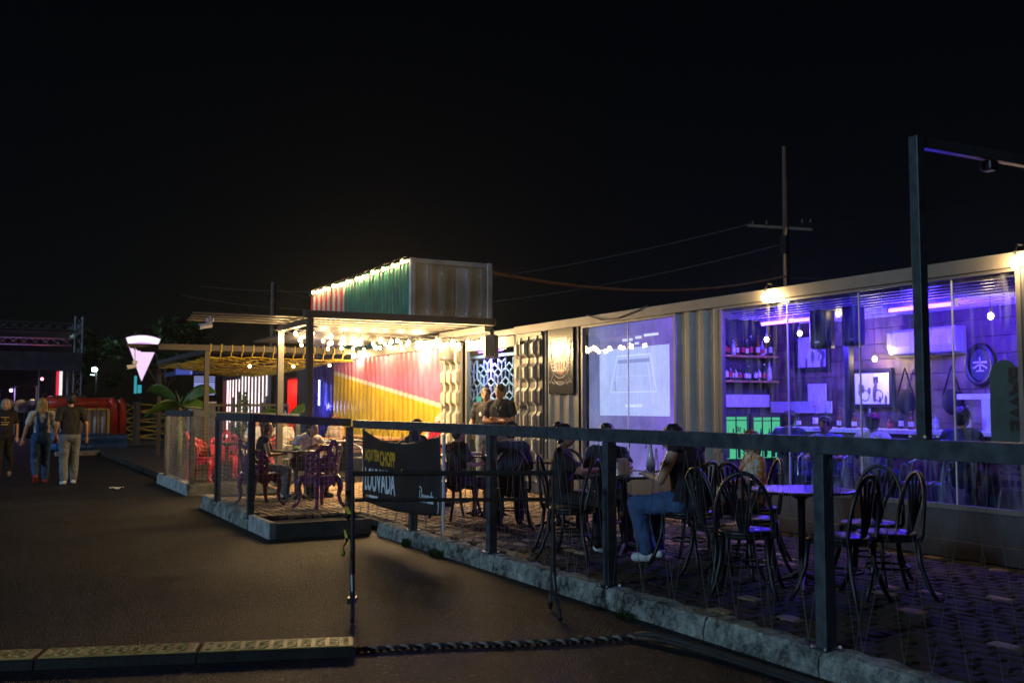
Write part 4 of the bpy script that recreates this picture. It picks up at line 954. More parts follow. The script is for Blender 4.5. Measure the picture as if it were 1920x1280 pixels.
# ================================================================== cable ramp, striped rope, hose
rx = math.atan2(5.98 - 6.62, 2.08 - .13)
for i, (xa, xb, lb) in enumerate(((-1.0, .22, 'worn yellow cable ramp segment cut by the left edge'), (.225, 1.12, 'middle yellow cable ramp segment with tread plate top'), (1.125, 2.05, 'brightest yellow cable ramp segment beside the striped rope'))):
    r = empty('cable_ramp', lb, 'cable ramp', (.13, 6.62, 0), rx, 'yellow cable ramps across the road'); z1 = .055
    sec = [(-.14, .0), (-.135, .045), (-.12, z1), (.12, z1), (.20, .0)]
    MB().prism([(y, z) for y, z in sec], xa, 0, xb - xa - .006).build('body', 'rubber', r)
    lid = MB().bb((xa + .012, -.115, z1 + .0), (xb - .018, .115, z1 + .008)).build('lid', 'yellowp', r, bevel=.003)
    tr = MB(); x = xa + .05; k = 0
    while x < xb - .06:
        for y in (-.075, -.025, .025, .075):
            th = R(35 if (k + int(y * 100)) % 2 else -35); d = Vector((cos(th), sin(th), 0)) * .017; c = Vector((x + (.014 if k % 2 else 0), y, z1 + .0095)); tr.bar(c - d, c + d, .009, .005)
        x += .042; k += 1
    tag(tr.build('tread_bars', 'yellowp', r), kind='stuff')
M['ropew'] = mat('rope_white', (.26, .26, .24), .8); M['ropeb'] = mat('rope_black', (.02, .02, .02), .8)
ro = empty('striped_rope', 'black and white twisted rope lying across the road', 'rope', (2.05, 5.95, .016)); a = Vector((0, 0, 0)); b = Vector((3.82 - 2.05, 5.40 - 5.95, 0)); n = 160
def rp(s): return a + (b - a) * s + Vector((0, .02 * sin(s * 7), .0))
for st_, mt_ in ((0, 'ropew'), (pi, 'ropeb')):
    MB().tube([rp(i / n) + Vector((0, .010 * cos(st_ + i * .75), .010 * sin(st_ + i * .75))) for i in range(n + 1)], .0085, 6).build('strand', mt_, ro, fix=False)
hs = MB().tube([(3.78, 5.42, .03), (3.84, 5.30, .05), (3.90, 5.1, .04), (3.93, 4.8, .03), (3.96, 4.4, .025), (3.98, 3.8, .025), (4.0, 2.6, .025)], .022, 10); tag(hs.build('black_hose', 'rubber', smooth=True), 'thick black hose running along the kerb foot', 'hose')
hs = MB().tube([(3.74, 5.36, .022), (3.82, 5.16, .04), (3.88, 4.9, .03), (3.92, 4.4, .02), (3.94, 2.6, .02)], .012, 8); tag(hs.build('thin_cable', 'rubber', smooth=True), 'thin dark cable beside the black hose', 'cable')

# ================================================================== furniture
def cast_chair(label, loc, rz, mt, group):
    c = empty('ornate_chair', label, 'chair', loc, rz, group)
    # faces +y ; seat at .44 ; back at -y
    MB().lathe([(.17, .415), (.22, .425), (.235, .44), (.225, .452), (.0, .455)], n=20).build('seat', mt, c, smooth=True)
    ap = MB(); n = 32
    for i in range(n):
        a0, a1 = 2 * pi * i / n, 2 * pi * (i + 1) / n; f = lambda a: .285 + .06 * abs(sin(2.0 * a + .4)) + .015 * sin(9 * a)
        ap.add([(.222 * cos(a0), .222 * sin(a0), f(a0)), (.222 * cos(a1), .222 * sin(a1), f(a1)), (.228 * cos(a1), .228 * sin(a1), .43), (.228 * cos(a0), .228 * sin(a0), .43)], [(0, 1, 2, 3)])
    q = ap.build('apron', mt, c, fix=False); s = q.modifiers.new('t', 'SOLIDIFY'); s.thickness = .012
    # openwork barrel back
    bk = MB(); nu, nv = 46, 22; th0, th1 = R(178), R(362); rr = random.Random(3)
    def top(u): s = abs(u - .5) * 2; return .86 - .20 * s ** 1.6 + .030 * abs(sin(u * pi * 5)) + (.035 if s < .12 else 0)
    def hole(u, v): return (abs(sin(u * pi * 7)) > .86 and abs(sin(v * pi * 3.2 + .3)) > .82) or (abs(sin(u * pi * 4 + .9)) > .93 and .5 < v < .9 and abs(cos(v * 9)) > .5)
    P = [[None] * (nv + 1) for _ in range(nu + 1)]
    for i in range(nu + 1):
        u = i / nu; th = th0 + (th1 - th0) * u
        for j in range(nv + 1):
            v = j / nv; z = .455 + (top(u) - .455) * v; r = .235 + .045 * v + .006 * sin(u * 40) * sin(v * 25); P[i][j] = len(bk.v); bk.v.append((r * cos(th), r * sin(th) - .03 * v, z))
    for i in range(nu):
        for j in range(nv):
            if not hole((i + .5) / nu, (j + .5) / nv): bk.f.append((P[i][j], P[i + 1][j], P[i + 1][j + 1], P[i][j + 1])); bk.mi.append(0)
    q = bk.build('openwork_back', mt, c, smooth=True, fix=False); s = q.modifiers.new('t', 'SOLIDIFY'); s.thickness = .016
    for sx, sy in ((-1, 1), (1, 1), (-1, -1), (1, -1)):
        pts = [(sx * .15, sy * .15, .42), (sx * .19, sy * .19, .36), (sx * .20, sy * .20, .27), (sx * .18, sy * .185, .17), (sx * .20, sy * .21, .07), (sx * .245, sy * .255, .012)]
        MB().tube(pts, [.052, .046, .036, .028, .022, .028], 8).build('leg', mt, c, smooth=True)
    return c
def round_table(label, loc, r=.36, h=.74, mt='tabletop', group=None, apron=0.):
    t = empty('round_table', label, 'table', loc, 0, group)
    MB().lathe([(r - .02, h - .025), (r, h - .018), (r, h - .004), (r - .012, h), (0, h)], n=28).build('table_top', mt, t)
    MB().lathe([(.035, .03), (.03, .1), (.026, h * .5), (.03, h - .08), (.11, h - .03)], n=12).build('pedestal', 'dark', t, smooth=True)
    for k in range(4): a = pi / 4 + k * pi / 2; MB().tube([(0, 0, .10), (.12 * cos(a), .12 * sin(a), .075), (.27 * cos(a), .27 * sin(a), .016)], [.026, .022, .016], 8).build('foot', 'dark', t)
    return t
def bent_chair(label, loc, rz, group, fan=True, mt='blackchair'):
    c = empty('bentwood_chair', label, 'chair', loc, rz, group)
    MB().lathe([(.17, .435), (.205, .44), (.212, .455), (.20, .468), (0, .462)], n=22).build('seat', mt, c, smooth=True)
    MB().tube([(.20 * cos(a), .20 * sin(a), .425) for a in [2 * pi * i / 20 for i in range(20)]], .014, 6, closed=True).build('seat_ring', mt, c)
    hp = []
    for i in range(21):
        a = pi * i / 20; hp.append((-.205 * cos(a), -.17 - .07 * sin(a), .46 + .43 * sin(a) ** .8))
    MB().tube([(-.19, -.16, .42)] + hp + [(.19, -.16, .42)], .016, 8).build('back_hoop', mt, c, smooth=True)
    if fan:
        for k in (-2, -1, 0, 1, 2):
            s = k / 2.6; MB().tube([(s * .03, -.175, .46), (s * .07, -.205, .60), (s * .17, -.235, .86 - .09 * abs(s) ** 2)], .011, 6).build('back_spoke', mt, c)
    else:
        ip = [(-.13 * cos(pi * i / 12), -.18 - .06 * sin(pi * i / 12), .46 + .30 * sin(pi * i / 12)) for i in range(13)]; MB().tube(ip, .011, 6).build('inner_hoop', mt, c)
    for sx, sy in ((-1, 1), (1, 1), (-1, -1), (1, -1)):
        MB().tube([(sx * .155, sy * .155, .44), (sx * .17, sy * .17, .25), (sx * .20, sy * .215, .1), (sx * .235, sy * .26, .0)], [.02, .018, .016, .015], 8).build('leg', mt, c, smooth=True)
    MB().tube([(.155 * cos(a), .155 * sin(a), .22) for a in [2 * pi * i / 18 for i in range(18)]], .010, 6, closed=True).build('stretcher_ring', mt, c)
    return c
def bistro_chair(label, loc, rz, group, mt='alu'):
    c = empty('bistro_chair', label, 'chair', loc, rz, group)
    for s in (-1, 1):
        MB().tube([(s * .25, .22, 0), (s * .26, .18, .40), (s * .27, .15, .62), (s * .27, .02, .67), (s * .25, -.18, .69), (s * .18, -.25, .74), (0, -.27, .76)], .013, 7).build('arm_frame', mt, c, smooth=True)
        MB().tube([(s * .22, -.30, 0), (s * .22, -.20, .42), (s * .21, -.23, .69)], .013, 7).build('leg', mt, c)
    for k in range(5): MB().bb((-.22, -.19 + k * .085, .425), (.22, -.19 + k * .085 + .06, .44)).build('seat_slat', mt, c)
    for k in range(3): MB().bb((-.20, -.245, .52 + k * .07), (.20, -.232, .565 + k * .07)).build('back_slat', mt, c)
    return c
G1, G2, G3, G4 = 'purple ornate chairs on the corner terrace', 'red ornate chairs on the far terrace', 'black bentwood chairs on the patio', 'aluminium bistro chairs'
FL2 = .20
cast_chair('purple ornate cast chair at left, seen from its side by the corner post', (3.42, 13.95, PZ), R(-75), 'purplechair', G1)
cast_chair('purple ornate cast chair with its back to the planter', (4.06, 13.25, PZ), R(20), 'purplechair', G1)
round_table('dark pedestal table with food between the purple chairs', (4.05, 14.35, PZ), .38, .74)
cast_chair('red ornate chair nearest the terrace railing corner', (3.55, 18.75, PZ), R(-120), 'redchair', G2)
cast_chair('red ornate chair beside the far terrace table', (4.05, 19.3, PZ), R(160), 'redchair', G2)
cast_chair('bright red ornate chair further back behind the corner railing', (4.55, 18.5, PZ), R(80), 'redchair', G2)
round_table('small dark table among the red chairs', (3.95, 18.6, PZ), .3, .72)
bistro_chair('aluminium armchair behind the man in the pale shirt', (5.45, 17.9, PZ), R(120), G4); bistro_chair('aluminium armchair beside the yellow mural wall', (6.25, 17.6, PZ), R(-150), G4); bistro_chair('aluminium armchair at the left behind the seated woman', (4.75, 17.8, PZ), R(-60), G4)
rt_ = round_table('pale metal bistro table in front of the mural', (5.85, 18.1, PZ), .34, .74, 'alu')
cb = empty('patio_counter', 'low dark counter with wooden top along the mural wall', 'counter', (7.1, 19.6, PZ)); MB().bb((-.25, -1.4, .72), (.3, 1.6, .76)).build('counter_top', 'shelfwood', cb); MB().bb((-.18, -1.35, 0), (.25, 1.55, .718)).build('front_panel', 'contD', cb)
# dark chairs and tables on the main patio
bent_chair('black bentwood chair standing alone behind the barrier end', (4.72, 7.75, PZ), R(35), G3, False)
bent_chair('black bentwood chair tucked at the table right of the person with cap', (5.62, 9.3, PZ), R(150), G3, False)
round_table('round table with metal edge in front of the grey corrugated wall', (5.75, 9.75, PZ), .36, .76, 'tabletop')
round_table('round table of the seated group with bottle and napkins', (5.28, 7.75, PZ), .40, .74)
bent_chair('black bentwood chair with fan back nearest the railing post', (4.98, 5.72, PZ), R(-48), G3); bent_chair('black bentwood chair with fan back at right of the round table', (5.78, 5.15, PZ), R(65), G3); bent_chair('black bentwood chair behind the round table near the bar window', (6.15, 5.65, PZ), R(110), G3)
bent_chair('black bentwood chair left of the table, half hidden by railing post', (5.1, 6.15, PZ), R(-95), G3)
bent_chair('black bentwood chair with fan back pushed in at the table front', (5.32, 5.15, PZ), R(15), G3); bent_chair('black bentwood chair with fan back on the far side of the table', (5.55, 6.35, PZ), R(185), G3)
round_table('large round table with violet sheen among the fan back chairs', (5.52, 5.72, PZ), .40, .74)
round_table('round table between the person with cap and the dark seated person', (5.62, 11.3, PZ), .34, .76)
# inside tables
M['bluetop'] = mat('glossy_pale_top', (.45, .45, .5), .2, var=.1)
for x, y, lb in ((8.55, 7.55, 'high round table inside the bar at middle window pane'), (8.5, 6.35, 'high round table inside the bar behind the portal post'), (8.45, 8.95, 'high round table inside the bar near the window edge')):
    t = round_table(lb, (x, y, .31), .30, .72, 'bluetop')
bistro_chair('aluminium chair inside the bar behind the glass, right of table', (8.35, 6.95, .31), R(30), 'aluminium chairs inside the bar'); bistro_chair('aluminium chair inside the bar near the right window edge', (8.6, 5.9, .31), R(-100), 'aluminium chairs inside the bar')
# things on tables
pt = empty('dinner_plate', 'white plate with green salad on the pedestal table', 'plate', (3.98, 14.25, PZ + .742)); MB().lathe([(.07, 0), (.12, .008), (.135, .018), (.0, .012)], n=20).build('dish', 'plate', pt); MB().ell((.03, 0, .03), (.06, .05, .025), 10, 6).build('salad', 'food', pt)
gl = empty('drinking_glass', 'tall glass with straw at the man in pale shirt', 'glass', (4.27, 14.42, PZ + .742)); MB().lathe([(.026, 0), (.034, .14)], n=12).build('tumbler', 'bottlec', gl); MB().tube([(0, 0, .02), (.03, .0, .22)], .004, 5).build('straw', 'redpaint', gl)
bt = empty('drink_bottle', 'clear tapered bottle glowing blue on the group table', 'bottle', (5.42, 7.52, PZ + .742)); MB().lathe([(.04, 0), (.042, .09), (.028, .18), (.016, .24), (.016, .28), (.02, .285)], n=14).build('glass', 'bottleb', bt, smooth=True)
nb_ = empty('napkin_holder', 'pale napkin holder box beside the bottle', 'napkin holder', (5.17, 7.63, PZ + .742)); MB().bb((-.07, -.05, 0), (.07, .05, .12)).build('box', 'white', nb_, bevel=.006); MB().bb((-.05, -.03, .121), (.05, .03, .15)).build('napkins', 'paper', nb_)
M['phone'] = emit('phone_screen', (.85, .95, 1), 1.2, False)
ph = empty('phone', 'lit phone lying at the edge of the group table', 'phone', (5.02, 7.56, PZ + .742)); MB().bb((-.06, -.035, 0), (.06, .035, .008)).build('body', 'dark', ph); MB().bb((-.055, -.03, .0085), (.055, .03, .0095)).build('screen', 'phone', ph)
bg = empty('beer_glass', 'amber beer glass at the hand of the person in tank top', 'glass', (5.50, 7.42, PZ + .742)); MB().lathe([(.03, 0), (.036, .12)], n=12).build('tumbler', 'bottlea', bg)
for x, y, lb in ((5.4, 9.95, 'small brown sauce bottle on the round table behind railing post'),): 
    s_ = empty('sauce_bottle', lb, 'bottle', (5.55, 11.25, PZ + .762)); MB().lathe([(.025, 0), (.025, .1), (.01, .13), (.01, .15)], n=10).build('body', 'shelfwood', s_)
s_ = empty('table_menu', 'pale folded menu card on the table behind railing post', 'menu', (5.5, 11.35, PZ + .762)); MB().bb((-.08, -.05, 0), (.08, .05, .03)).build('card', 'paper', s_)
for i, (x, y, lb) in enumerate(((5.42, 5.55, 'first small glass on violet sheen table'), (5.62, 5.62, 'second small glass on violet sheen table beside the post'))):
    s_ = empty('small_glass', lb, 'glass', (x, y, PZ + .742)); MB().lathe([(.024, 0), (.028, .07)], n=10).build('tumbler', 'bottlec', s_)

# ================================================================== people
SKIN = {'a': mat('skin_tan', (.42, .22, .13), .5, var=.08), 'b': mat('skin_brown', (.38, .19, .105), .5, var=.08), 'c': mat('skin_light', (.55, .32, .22), .5, var=.08)}
def cloth(name, c, rough=.85, var=.18): return mat(name, c, rough, var=var, scale=9, bump=.15, bscale=18)
CL = {'black': cloth('black_cotton', (.014, .014, .016)), 'jeans': cloth('blue_jeans', (.045, .10, .22)), 'palejeans': cloth('pale_jeans', (.14, .17, .20)), 'white': cloth('white_cotton', (.62, .62, .62)),
      'overall': cloth('denim_overall', (.025, .075, .19)), 'navy': cloth('navy_cloth', (.02, .03, .06)), 'patt': mat('orange_pattern_shirt', (.55, .50, .42), .8, var=.1, scale=16, c2=(.50, .20, .03), contrast=(.48, .56)),
      'bluesh': cloth('blue_shirt', (.16, .22, .42)), 'beige': cloth('beige_cloth', (.50, .38, .28)), 'red': cloth('red_cap', (.45, .04, .05)), 'grey': cloth('grey_cloth', (.10, .10, .11))}
HAIR = {'black': mat('black_hair', (.012, .010, .009), .45, var=.4, scale=40, bump=.4, bscale=90), 'blond': mat('blond_hair', (.42, .30, .14), .45, var=.4, scale=40, bump=.4, bscale=90), 'brown': mat('auburn_hair', (.16, .05, .02), .45, var=.4, scale=40, bump=.4, bscale=90), 'greyblond': mat('grey_blond_hair', (.40, .35, .27), .5, var=.4, scale=40, bump=.4)}
SHOE = {'white': cloth('white_sneaker', (.68, .68, .68), .6), 'red': cloth('red_shoe', (.45, .04, .03), .6), 'black': cloth('black_shoe', (.02, .02, .02), .5), 'tan': cloth('tan_sandal', (.30, .19, .10), .6)}
EYE = mat('eye_dark', (.02, .015, .012), .3); LIP = mat('lip', (.30, .09, .07), .5)
def cloud(name, sc):
    t = bpy.data.textures.new(name, 'CLOUDS'); t.noise_scale = sc; t.noise_depth = 3; return t
FT, HT = cloud('fold_noise', .09), cloud('hair_noise', .025)
FOLD = {'shirt': (FT, .036), 'trousers': (FT, .034), 'hair': (HT, .03), 'overall_bib': (FT, .02)}
def cap_(m, a, b, ra, rb, n=12):
    a, b = Vector(a), Vector(b); d = b - a
    if d.length < 1e-4: d = Vector((0, 0, 1e-3))
    t = d.normalized()
    m.tube([a - t * ra * .96, a - t * ra * .75, a - t * ra * .4, a, b, b + t * rb * .4, b + t * rb * .75, b + t * rb * .96], [ra * .25, ra * .66, ra * .92, ra, rb, rb * .92, rb * .66, rb * .25], n)
def skinned(m, name, mt, parent, vox, it=5, f=.5):
    o = m.build(name, mt, parent, fix=False)
    r = o.modifiers.new('union', 'REMESH'); r.mode = 'VOXEL'; r.voxel_size = vox; r.use_smooth_shade = True
    s = o.modifiers.new('smooth', 'SMOOTH'); s.factor = f; s.iterations = it
    if name in FOLD:
        d = o.modifiers.new('folds', 'DISPLACE'); d.texture = FOLD[name][0]; d.strength = FOLD[name][1]; d.mid_level = .36; d.texture_coords = 'LOCAL'
    return o
def person(label, loc, rz, pose='stand', skin='a', top='black', bottom='jeans', hair='black', hairlen=0, shoes='white', sleeve='short', H=1.74, J=None, look=(0, 0), vox=.011, fingers=True, fem=False, lean=0., cap=None, group=None, wide=1., tank=False, overall=False, bare_leg=False, face=True, bun=False):
    k = H / 1.74; V = Vector
    j = {}
    if pose in ('stand', 'walk'):
        j.update(pel=(0, 0, .93), wst=(0, .01, 1.08), che=(0, .02 + lean * .4, 1.30), nec=(0, .0 + lean * .6, 1.47), hed=(0, .03 + lean * .75, 1.615))
        for s, n in ((-1, 'l'), (1, 'r')):
            j['sh' + n] = (s * .175, .0 + lean * .55, 1.41); j['el' + n] = (s * .235, -.03, 1.13); j['wr' + n] = (s * .235, .06, .89)
            j['hi' + n] = (s * .088, 0, .90); j['kn' + n] = (s * .10, .03, .50); j['an' + n] = (s * .105, -.01, .085); j['to' + n] = (s * .12, .14, .03)
    if pose == 'walk':
        j['knr'] = (.10, .10, .51); j['anr'] = (.10, .12, .09); j['tor'] = (.11, .28, .035); j['knl'] = (-.10, -.02, .49); j['anl'] = (-.10, -.24, .13); j['tol'] = (-.11, -.13, .035)
        j['wrr'] = (.25, -.03, .88); j['wrl'] = (-.25, .10, .90)
    if pose == 'sit':
        j.update(pel=(0, -.02, .535), wst=(0, -.02 + lean * .2, .69), che=(0, .0 + lean * .55, .90), nec=(0, .0 + lean * .85, 1.075), hed=(0, .04 + lean, 1.215))
        for s, n in ((-1, 'l'), (1, 'r')):
            j['sh' + n] = (s * .175, -.01 + lean * .8, 1.01); j['el' + n] = (s * .24, .06 + lean * .5, .76); j['wr' + n] = (s * .15, .30 + lean * .4, .775)
            j['hi' + n] = (s * .09, .0, .53); j['kn' + n] = (s * .14, .43, .50); j['an' + n] = (s * .13, .40, .085); j['to' + n] = (s * .15, .55, .03)
    if J: j.update(J)
    j = {a: V(b) * k for a, b in j.items()}
    wd = wide
    rt = empty('person', label, 'person', loc, rz, group)
    sk = SKIN[skin]
    b = MB()
    # head and neck
    hd = j['hed']; lk = Matrix.Rotation(look[0], 3, 'Z') @ Matrix.Rotation(-look[1], 3, 'X')
    q = lambda x, y, z: hd + lk @ (V((x, y, z)) * k)
    b.ell(hd, (.073 * k, .09 * k, .108 * k), 16, 12, lk); b.ell(q(0, .03, -.055), (.055 * k, .055 * k, .06 * k), 12, 8, lk); b.ell(q(0, -.02, .02), (.078 * k, .085 * k, .085 * k), 12, 8)
    b.ell(q(0, .094, -.018), (.012 * k, .017 * k, .022 * k), 8, 6, lk); b.ell(q(0, .088, -.052), (.022 * k, .010 * k, .009 * k), 8, 6, lk)
    for s in (-1, 1): b.ell(q(s * .076, -.005, -.01), (.011 * k, .02 * k, .032 * k), 8, 6, lk)
    cap_(b, j['nec'] + V((0, -.01, -.04)), hd + V((0, -.015, -.06)), .052 * k, .048 * k)
    # torso
    sw = .92 if fem else 1.
    tor = ((j['pel'], (.150 * wd, .105, .12)), (j['wst'], (.130 * wd * sw, .098, .13)), (j['che'], (.158 * wd * sw, .110, .17)))
    def torso(mm, g=0.):
        for c, r in tor: mm.ell(c, tuple((a + g) * k for a in r), 16, 10)
        cap_(mm, (j['pel'] + j['wst']) / 2, j['che'], (.112 + g) * k, (.112 + g) * k)
        for n in 'lr': cap_(mm, j['nec'] * .75 + j['che'] * .25, j['sh' + n], (.055 + g) * k, (.056 + g) * k)
        for n, s in (('l', -1), ('r', 1)): cap_(mm, j['pel'] + V((s * .05, 0, 0)), j['che'] + V((s * .075 * wd, 0, .03)), (.095 + g) * k, (.085 + g) * k)
        if fem:
            for s in (-1, 1): mm.ell(j['che'] + V((s * .07, .085, -.02)) * k, tuple((a + g) * k for a in (.06, .05, .06)), 10, 8)
    torso(b)
    for n, s in (('l', -1), ('r', 1)):
        cap_(b, j['sh' + n], j['el' + n], .050 * k * wd ** .5, .040 * k); cap_(b, j['el' + n], j['wr' + n], .039 * k, .026 * k)
        cap_(b, j['hi' + n], j['kn' + n], .082 * k * wd ** .5, .055 * k); cap_(b, j['kn' + n], j['an' + n], .054 * k, .036 * k)
        mid = j['kn' + n].lerp(j['an' + n], .3); bk_ = (j['kn' + n] - j['hi' + n]).cross(V((1, 0, 0))).normalized()
        b.ell(mid - V((0, .012, 0)) * k, (.046 * k, .050 * k, .09 * k), 10, 8)
        cap_(b, j['an' + n], j['to' + n], .036 * k, .028 * k)
        # hand: palm, four fingers, thumb from the side of the palm
        d = (j['wr' + n] - j['el' + n]).normalized(); w = j['wr' + n]; side = V((1, 0, 0)) - d * d.x
        side = side.normalized() if side.length > .2 else V((0, 1, 0)); nrm = d.cross(side)
        b.ell(w + d * .045 * k, (.034 * k, .030 * k, .036 * k), 10, 8)
        if fingers:
            for i, l in enumerate((.062, .072, .068, .052)):
                o0 = w + d * .07 * k + side * (i - 1.5) * .019 * k; o1 = o0 + d * l * .55 * k + nrm * .006; cap_(b, o0, o1, .0095 * k, .009 * k, 8); cap_(b, o1, o1 + d * l * .40 * k + nrm * .016 * k * (1 if nrm.y > 0 else -1), .009 * k, .008 * k, 8)
            th = w + d * .03 * k - side * s * .03 * k; cap_(b, th, th + (d * .6 - side * s * .7).normalized() * .05 * k, .011 * k, .009 * k, 8)
    skinned(b, 'body', sk, rt, vox)
    # clothes
    c = MB(); torso(c, .012)
    if sleeve == 'short':
        for n in 'lr': cap_(c, j['sh' + n], j['sh' + n].lerp(j['el' + n], .62), .066 * k * wd ** .5, .062 * k)
    elif sleeve == 'long':
        for n in 'lr': cap_(c, j['sh' + n], j['el' + n], .064 * k, .054 * k); cap_(c, j['el' + n], j['el' + n].lerp(j['wr' + n], .9), .053 * k, .040 * k)
    skinned(c, 'shirt', CL[top], rt, vox, 4)
    if bottom:
        c = MB(); c.ell(j['pel'] - V((0, 0, .02)) * k, ((.165 * wd) * k, .122 * k, .125 * k), 16, 10)
        for n in 'lr':
            cap_(c, j['hi' + n], j['kn' + n], .098 * k * wd ** .5, .078 * k)
            if not bare_leg: cap_(c, j['kn' + n], j['an' + n] + (j['kn' + n] - j['an' + n]) * .06, .078 * k, .064 * k)
        skinned(c, 'trousers', CL[bottom], rt, vox, 4)
    if overall:
        c = MB(); 
        for s, n in ((-1, 'l'), (1, 'r')): cap_(c, j['wst'] + V((s * .06, -.115, .0)) * k, j['nec'] + V((s * .085, -.055, -.03)) * k, .032 * k, .028 * k)
        c.ell(j['wst'] + V((0, -.05, .04)) * k, (.135 * k, .098 * k, .17 * k), 12, 8); c.ell(j['pel'] + V((0, -.02, .03)) * k, (.19 * k, .13 * k, .14 * k), 12, 8); skinned(c, 'overall_bib', CL[bottom], rt, vox, 3)
    for n, s in (('l', -1), ('r', 1)):
        c = MB(); a_, t_ = j['an' + n], j['to' + n]; f_ = (t_ - a_); f_.z = 0; f_.normalize()
        cap_(c, a_ + V((0, 0, -.035)) * k - f_ * .035 * k, t_ + V((0, 0, .012)) * k, .044 * k, .040 * k); cap_(c, a_ + V((0, 0, .0)), a_ + V((0, 0, -.03)) * k, .046 * k, .046 * k)
        skinned(c, 'shoe', SHOE[shoes], rt, .009, 3)
    # hair
    if hair:
        c = MB(); c.ell(q(0, -.022, .032), (.086 * k, .098 * k, .092 * k), 14, 10, lk); c.ell(q(0, -.055, -.01), (.076 * k, .062 * k, .085 * k), 12, 8, lk)
        if hairlen:
            for x in (-.055, -.02, .02, .055): cap_(c, q(x, -.06, .0), hd + V((x * 1.25, -.075, -hairlen)) * k, .042 * k, .026 * k)
            if hairlen > .2:
                for s in (-1, 1): cap_(c, q(s * .07, -.01, .02), hd + V((s * .085, -.01, -hairlen * .8)) * k, .028 * k, .02 * k)
        if bun: c.ell(q(0, -.09, .10), (.045 * k, .045 * k, .045 * k), 10, 8)
        skinned(c, 'hair', HAIR[hair], rt, .009, 2)
    if cap:
        c = MB(); c.ell(q(0, -.01, .055), (.09 * k, .104 * k, .075 * k), 14, 10, lk); c.ell(q(0, .10, .045), (.07 * k, .075 * k, .012 * k), 14, 6, lk); skinned(c, 'cap', CL[cap], rt, .008, 2)
    if face:
        for s in (-1, 1): MB().ell(q(s * .031, .079, .006), (.012 * k, .008 * k, .008 * k), 8, 6, lk).build('eye', EYE, rt, smooth=True); MB().ell(q(s * .032, .082, .028), (.019 * k, .008 * k, .005 * k), 8, 5, lk).build('eyebrow', HAIR['black'], rt, smooth=True)
        MB().ell(q(0, .091, -.052), (.021 * k, .0075 * k, .007 * k), 8, 5, lk).build('mouth', LIP, rt, smooth=True)
    return rt

# walkers on the road
pm = person('man in black T-shirt and pale jeans walking away, white sneakers', (1.50, 21.2, 0), R(4), 'walk', 'a', 'black', 'palejeans', 'black', 0, 'white', wide=1.18, H=1.78, J=dict(anl=(-.10, -.10, .09), tol=(-.12, .05, .03), knl=(-.10, .03, .50), elr=(.28, -.04, 1.14), wrr=(.30, .04, .90)), face=False)
person('blonde woman in denim overalls and red shoes walking away', (1.02, 21.75, 0), R(2), 'walk', 'c', 'white', 'overall', 'blond', .26, 'red', wide=1.12, H=1.68, fem=True, overall=True, J=dict(anl=(-.11, -.30, .20), tol=(-.12, -.22, .06), knl=(-.11, .02, .49), wrr=(.30, .06, .92), ell=(-.28, -.03, 1.14), wrl=(-.34, .02, .90)), face=False)
w3 = person('woman in black with short pale hair walking at the left edge', (.42, 24.2, 0), R(176), 'walk', 'c', 'black', 'black', 'greyblond', .08, 'tan', H=1.68, fem=True, bare_leg=False)
sp_ = MB()
for i, (x, z, w_) in enumerate(((0, 1.27, .16), (.01, 1.22, .12), (-.01, 1.17, .17), (.0, 1.12, .13))): sp_.bb((x - w_ / 2, .136, z), (x + w_ / 2, .150, z + .018))
sp_.build('shirt_print', 'yellowp', w3)
# corner terrace couple
person('man in pale T-shirt seated at the pedestal table looking down', (4.33, 15.05, PZ), R(200), 'sit', 'a', 'white', 'black', 'black', 0, 'black', wide=1.18, look=(0, -.35), H=1.72, J=dict(wst=(0, .03, .66), che=(0, .12, .80), nec=(0, .20, .94), hed=(0, .27, 1.045), shl=(-.18, .15, .875), shr=(.18, .15, .875), wrl=(-.07, .47, .79), wrr=(.12, .45, .79), ell=(-.29, .22, .69), elr=(.29, .22, .69)), vox=.009)
person('woman with long auburn hair and black top seated beside corner post', (3.66, 14.86, PZ), R(-95), 'sit', 'a', 'black', 'grey', 'brown', .34, 'white', sleeve=None, fem=True, H=1.50, lean=.06, vox=.010)
# entrance staff
b1 = person('young man in black T-shirt with round white badge leaning in the doorway', (7.66, 15.42, PZ), R(138), 'stand', 'b', 'black', 'palejeans', 'black', 0, 'black', H=1.70, J=dict(ell=(-.24, .02, 1.14), wrl=(-.16, .16, .98), elr=(.26, .02, 1.12), wrr=(.24, .24, 1.05)), look=(.12, 0), vox=.010)
MB().ell((.06, .135, 1.24), (.032, .006, .04), 12, 6).build('shirt_badge', 'whitep', b1)
cn_ = empty('drink_can', 'small drink can in the hand of the badge wearer', 'can', (7.36, 15.36, PZ + .98)); MB().lathe([(.028, 0), (.032, .01), (.032, .10), (.028, .115)], n=12).build('can_body', 'alu', cn_)
b2 = person('young man in black T-shirt with crossed arms and lanyard in doorway', (7.5, 14.58, PZ), R(140), 'stand', 'b', 'black', 'grey', 'black', 0, 'black', H=1.74, look=(-.35, .05), J=dict(ell=(-.25, .05, 1.15), wrl=(.06, .17, 1.17), elr=(.25, .05, 1.14), wrr=(-.06, .19, 1.14)), vox=.010)
MB().tube([(-.05, .03, 1.46), (-.035, .14, 1.36), (0, .155, 1.22), (.035, .14, 1.36), (.05, .03, 1.46)], .0035, 6).build('lanyard', 'whitep', b2)
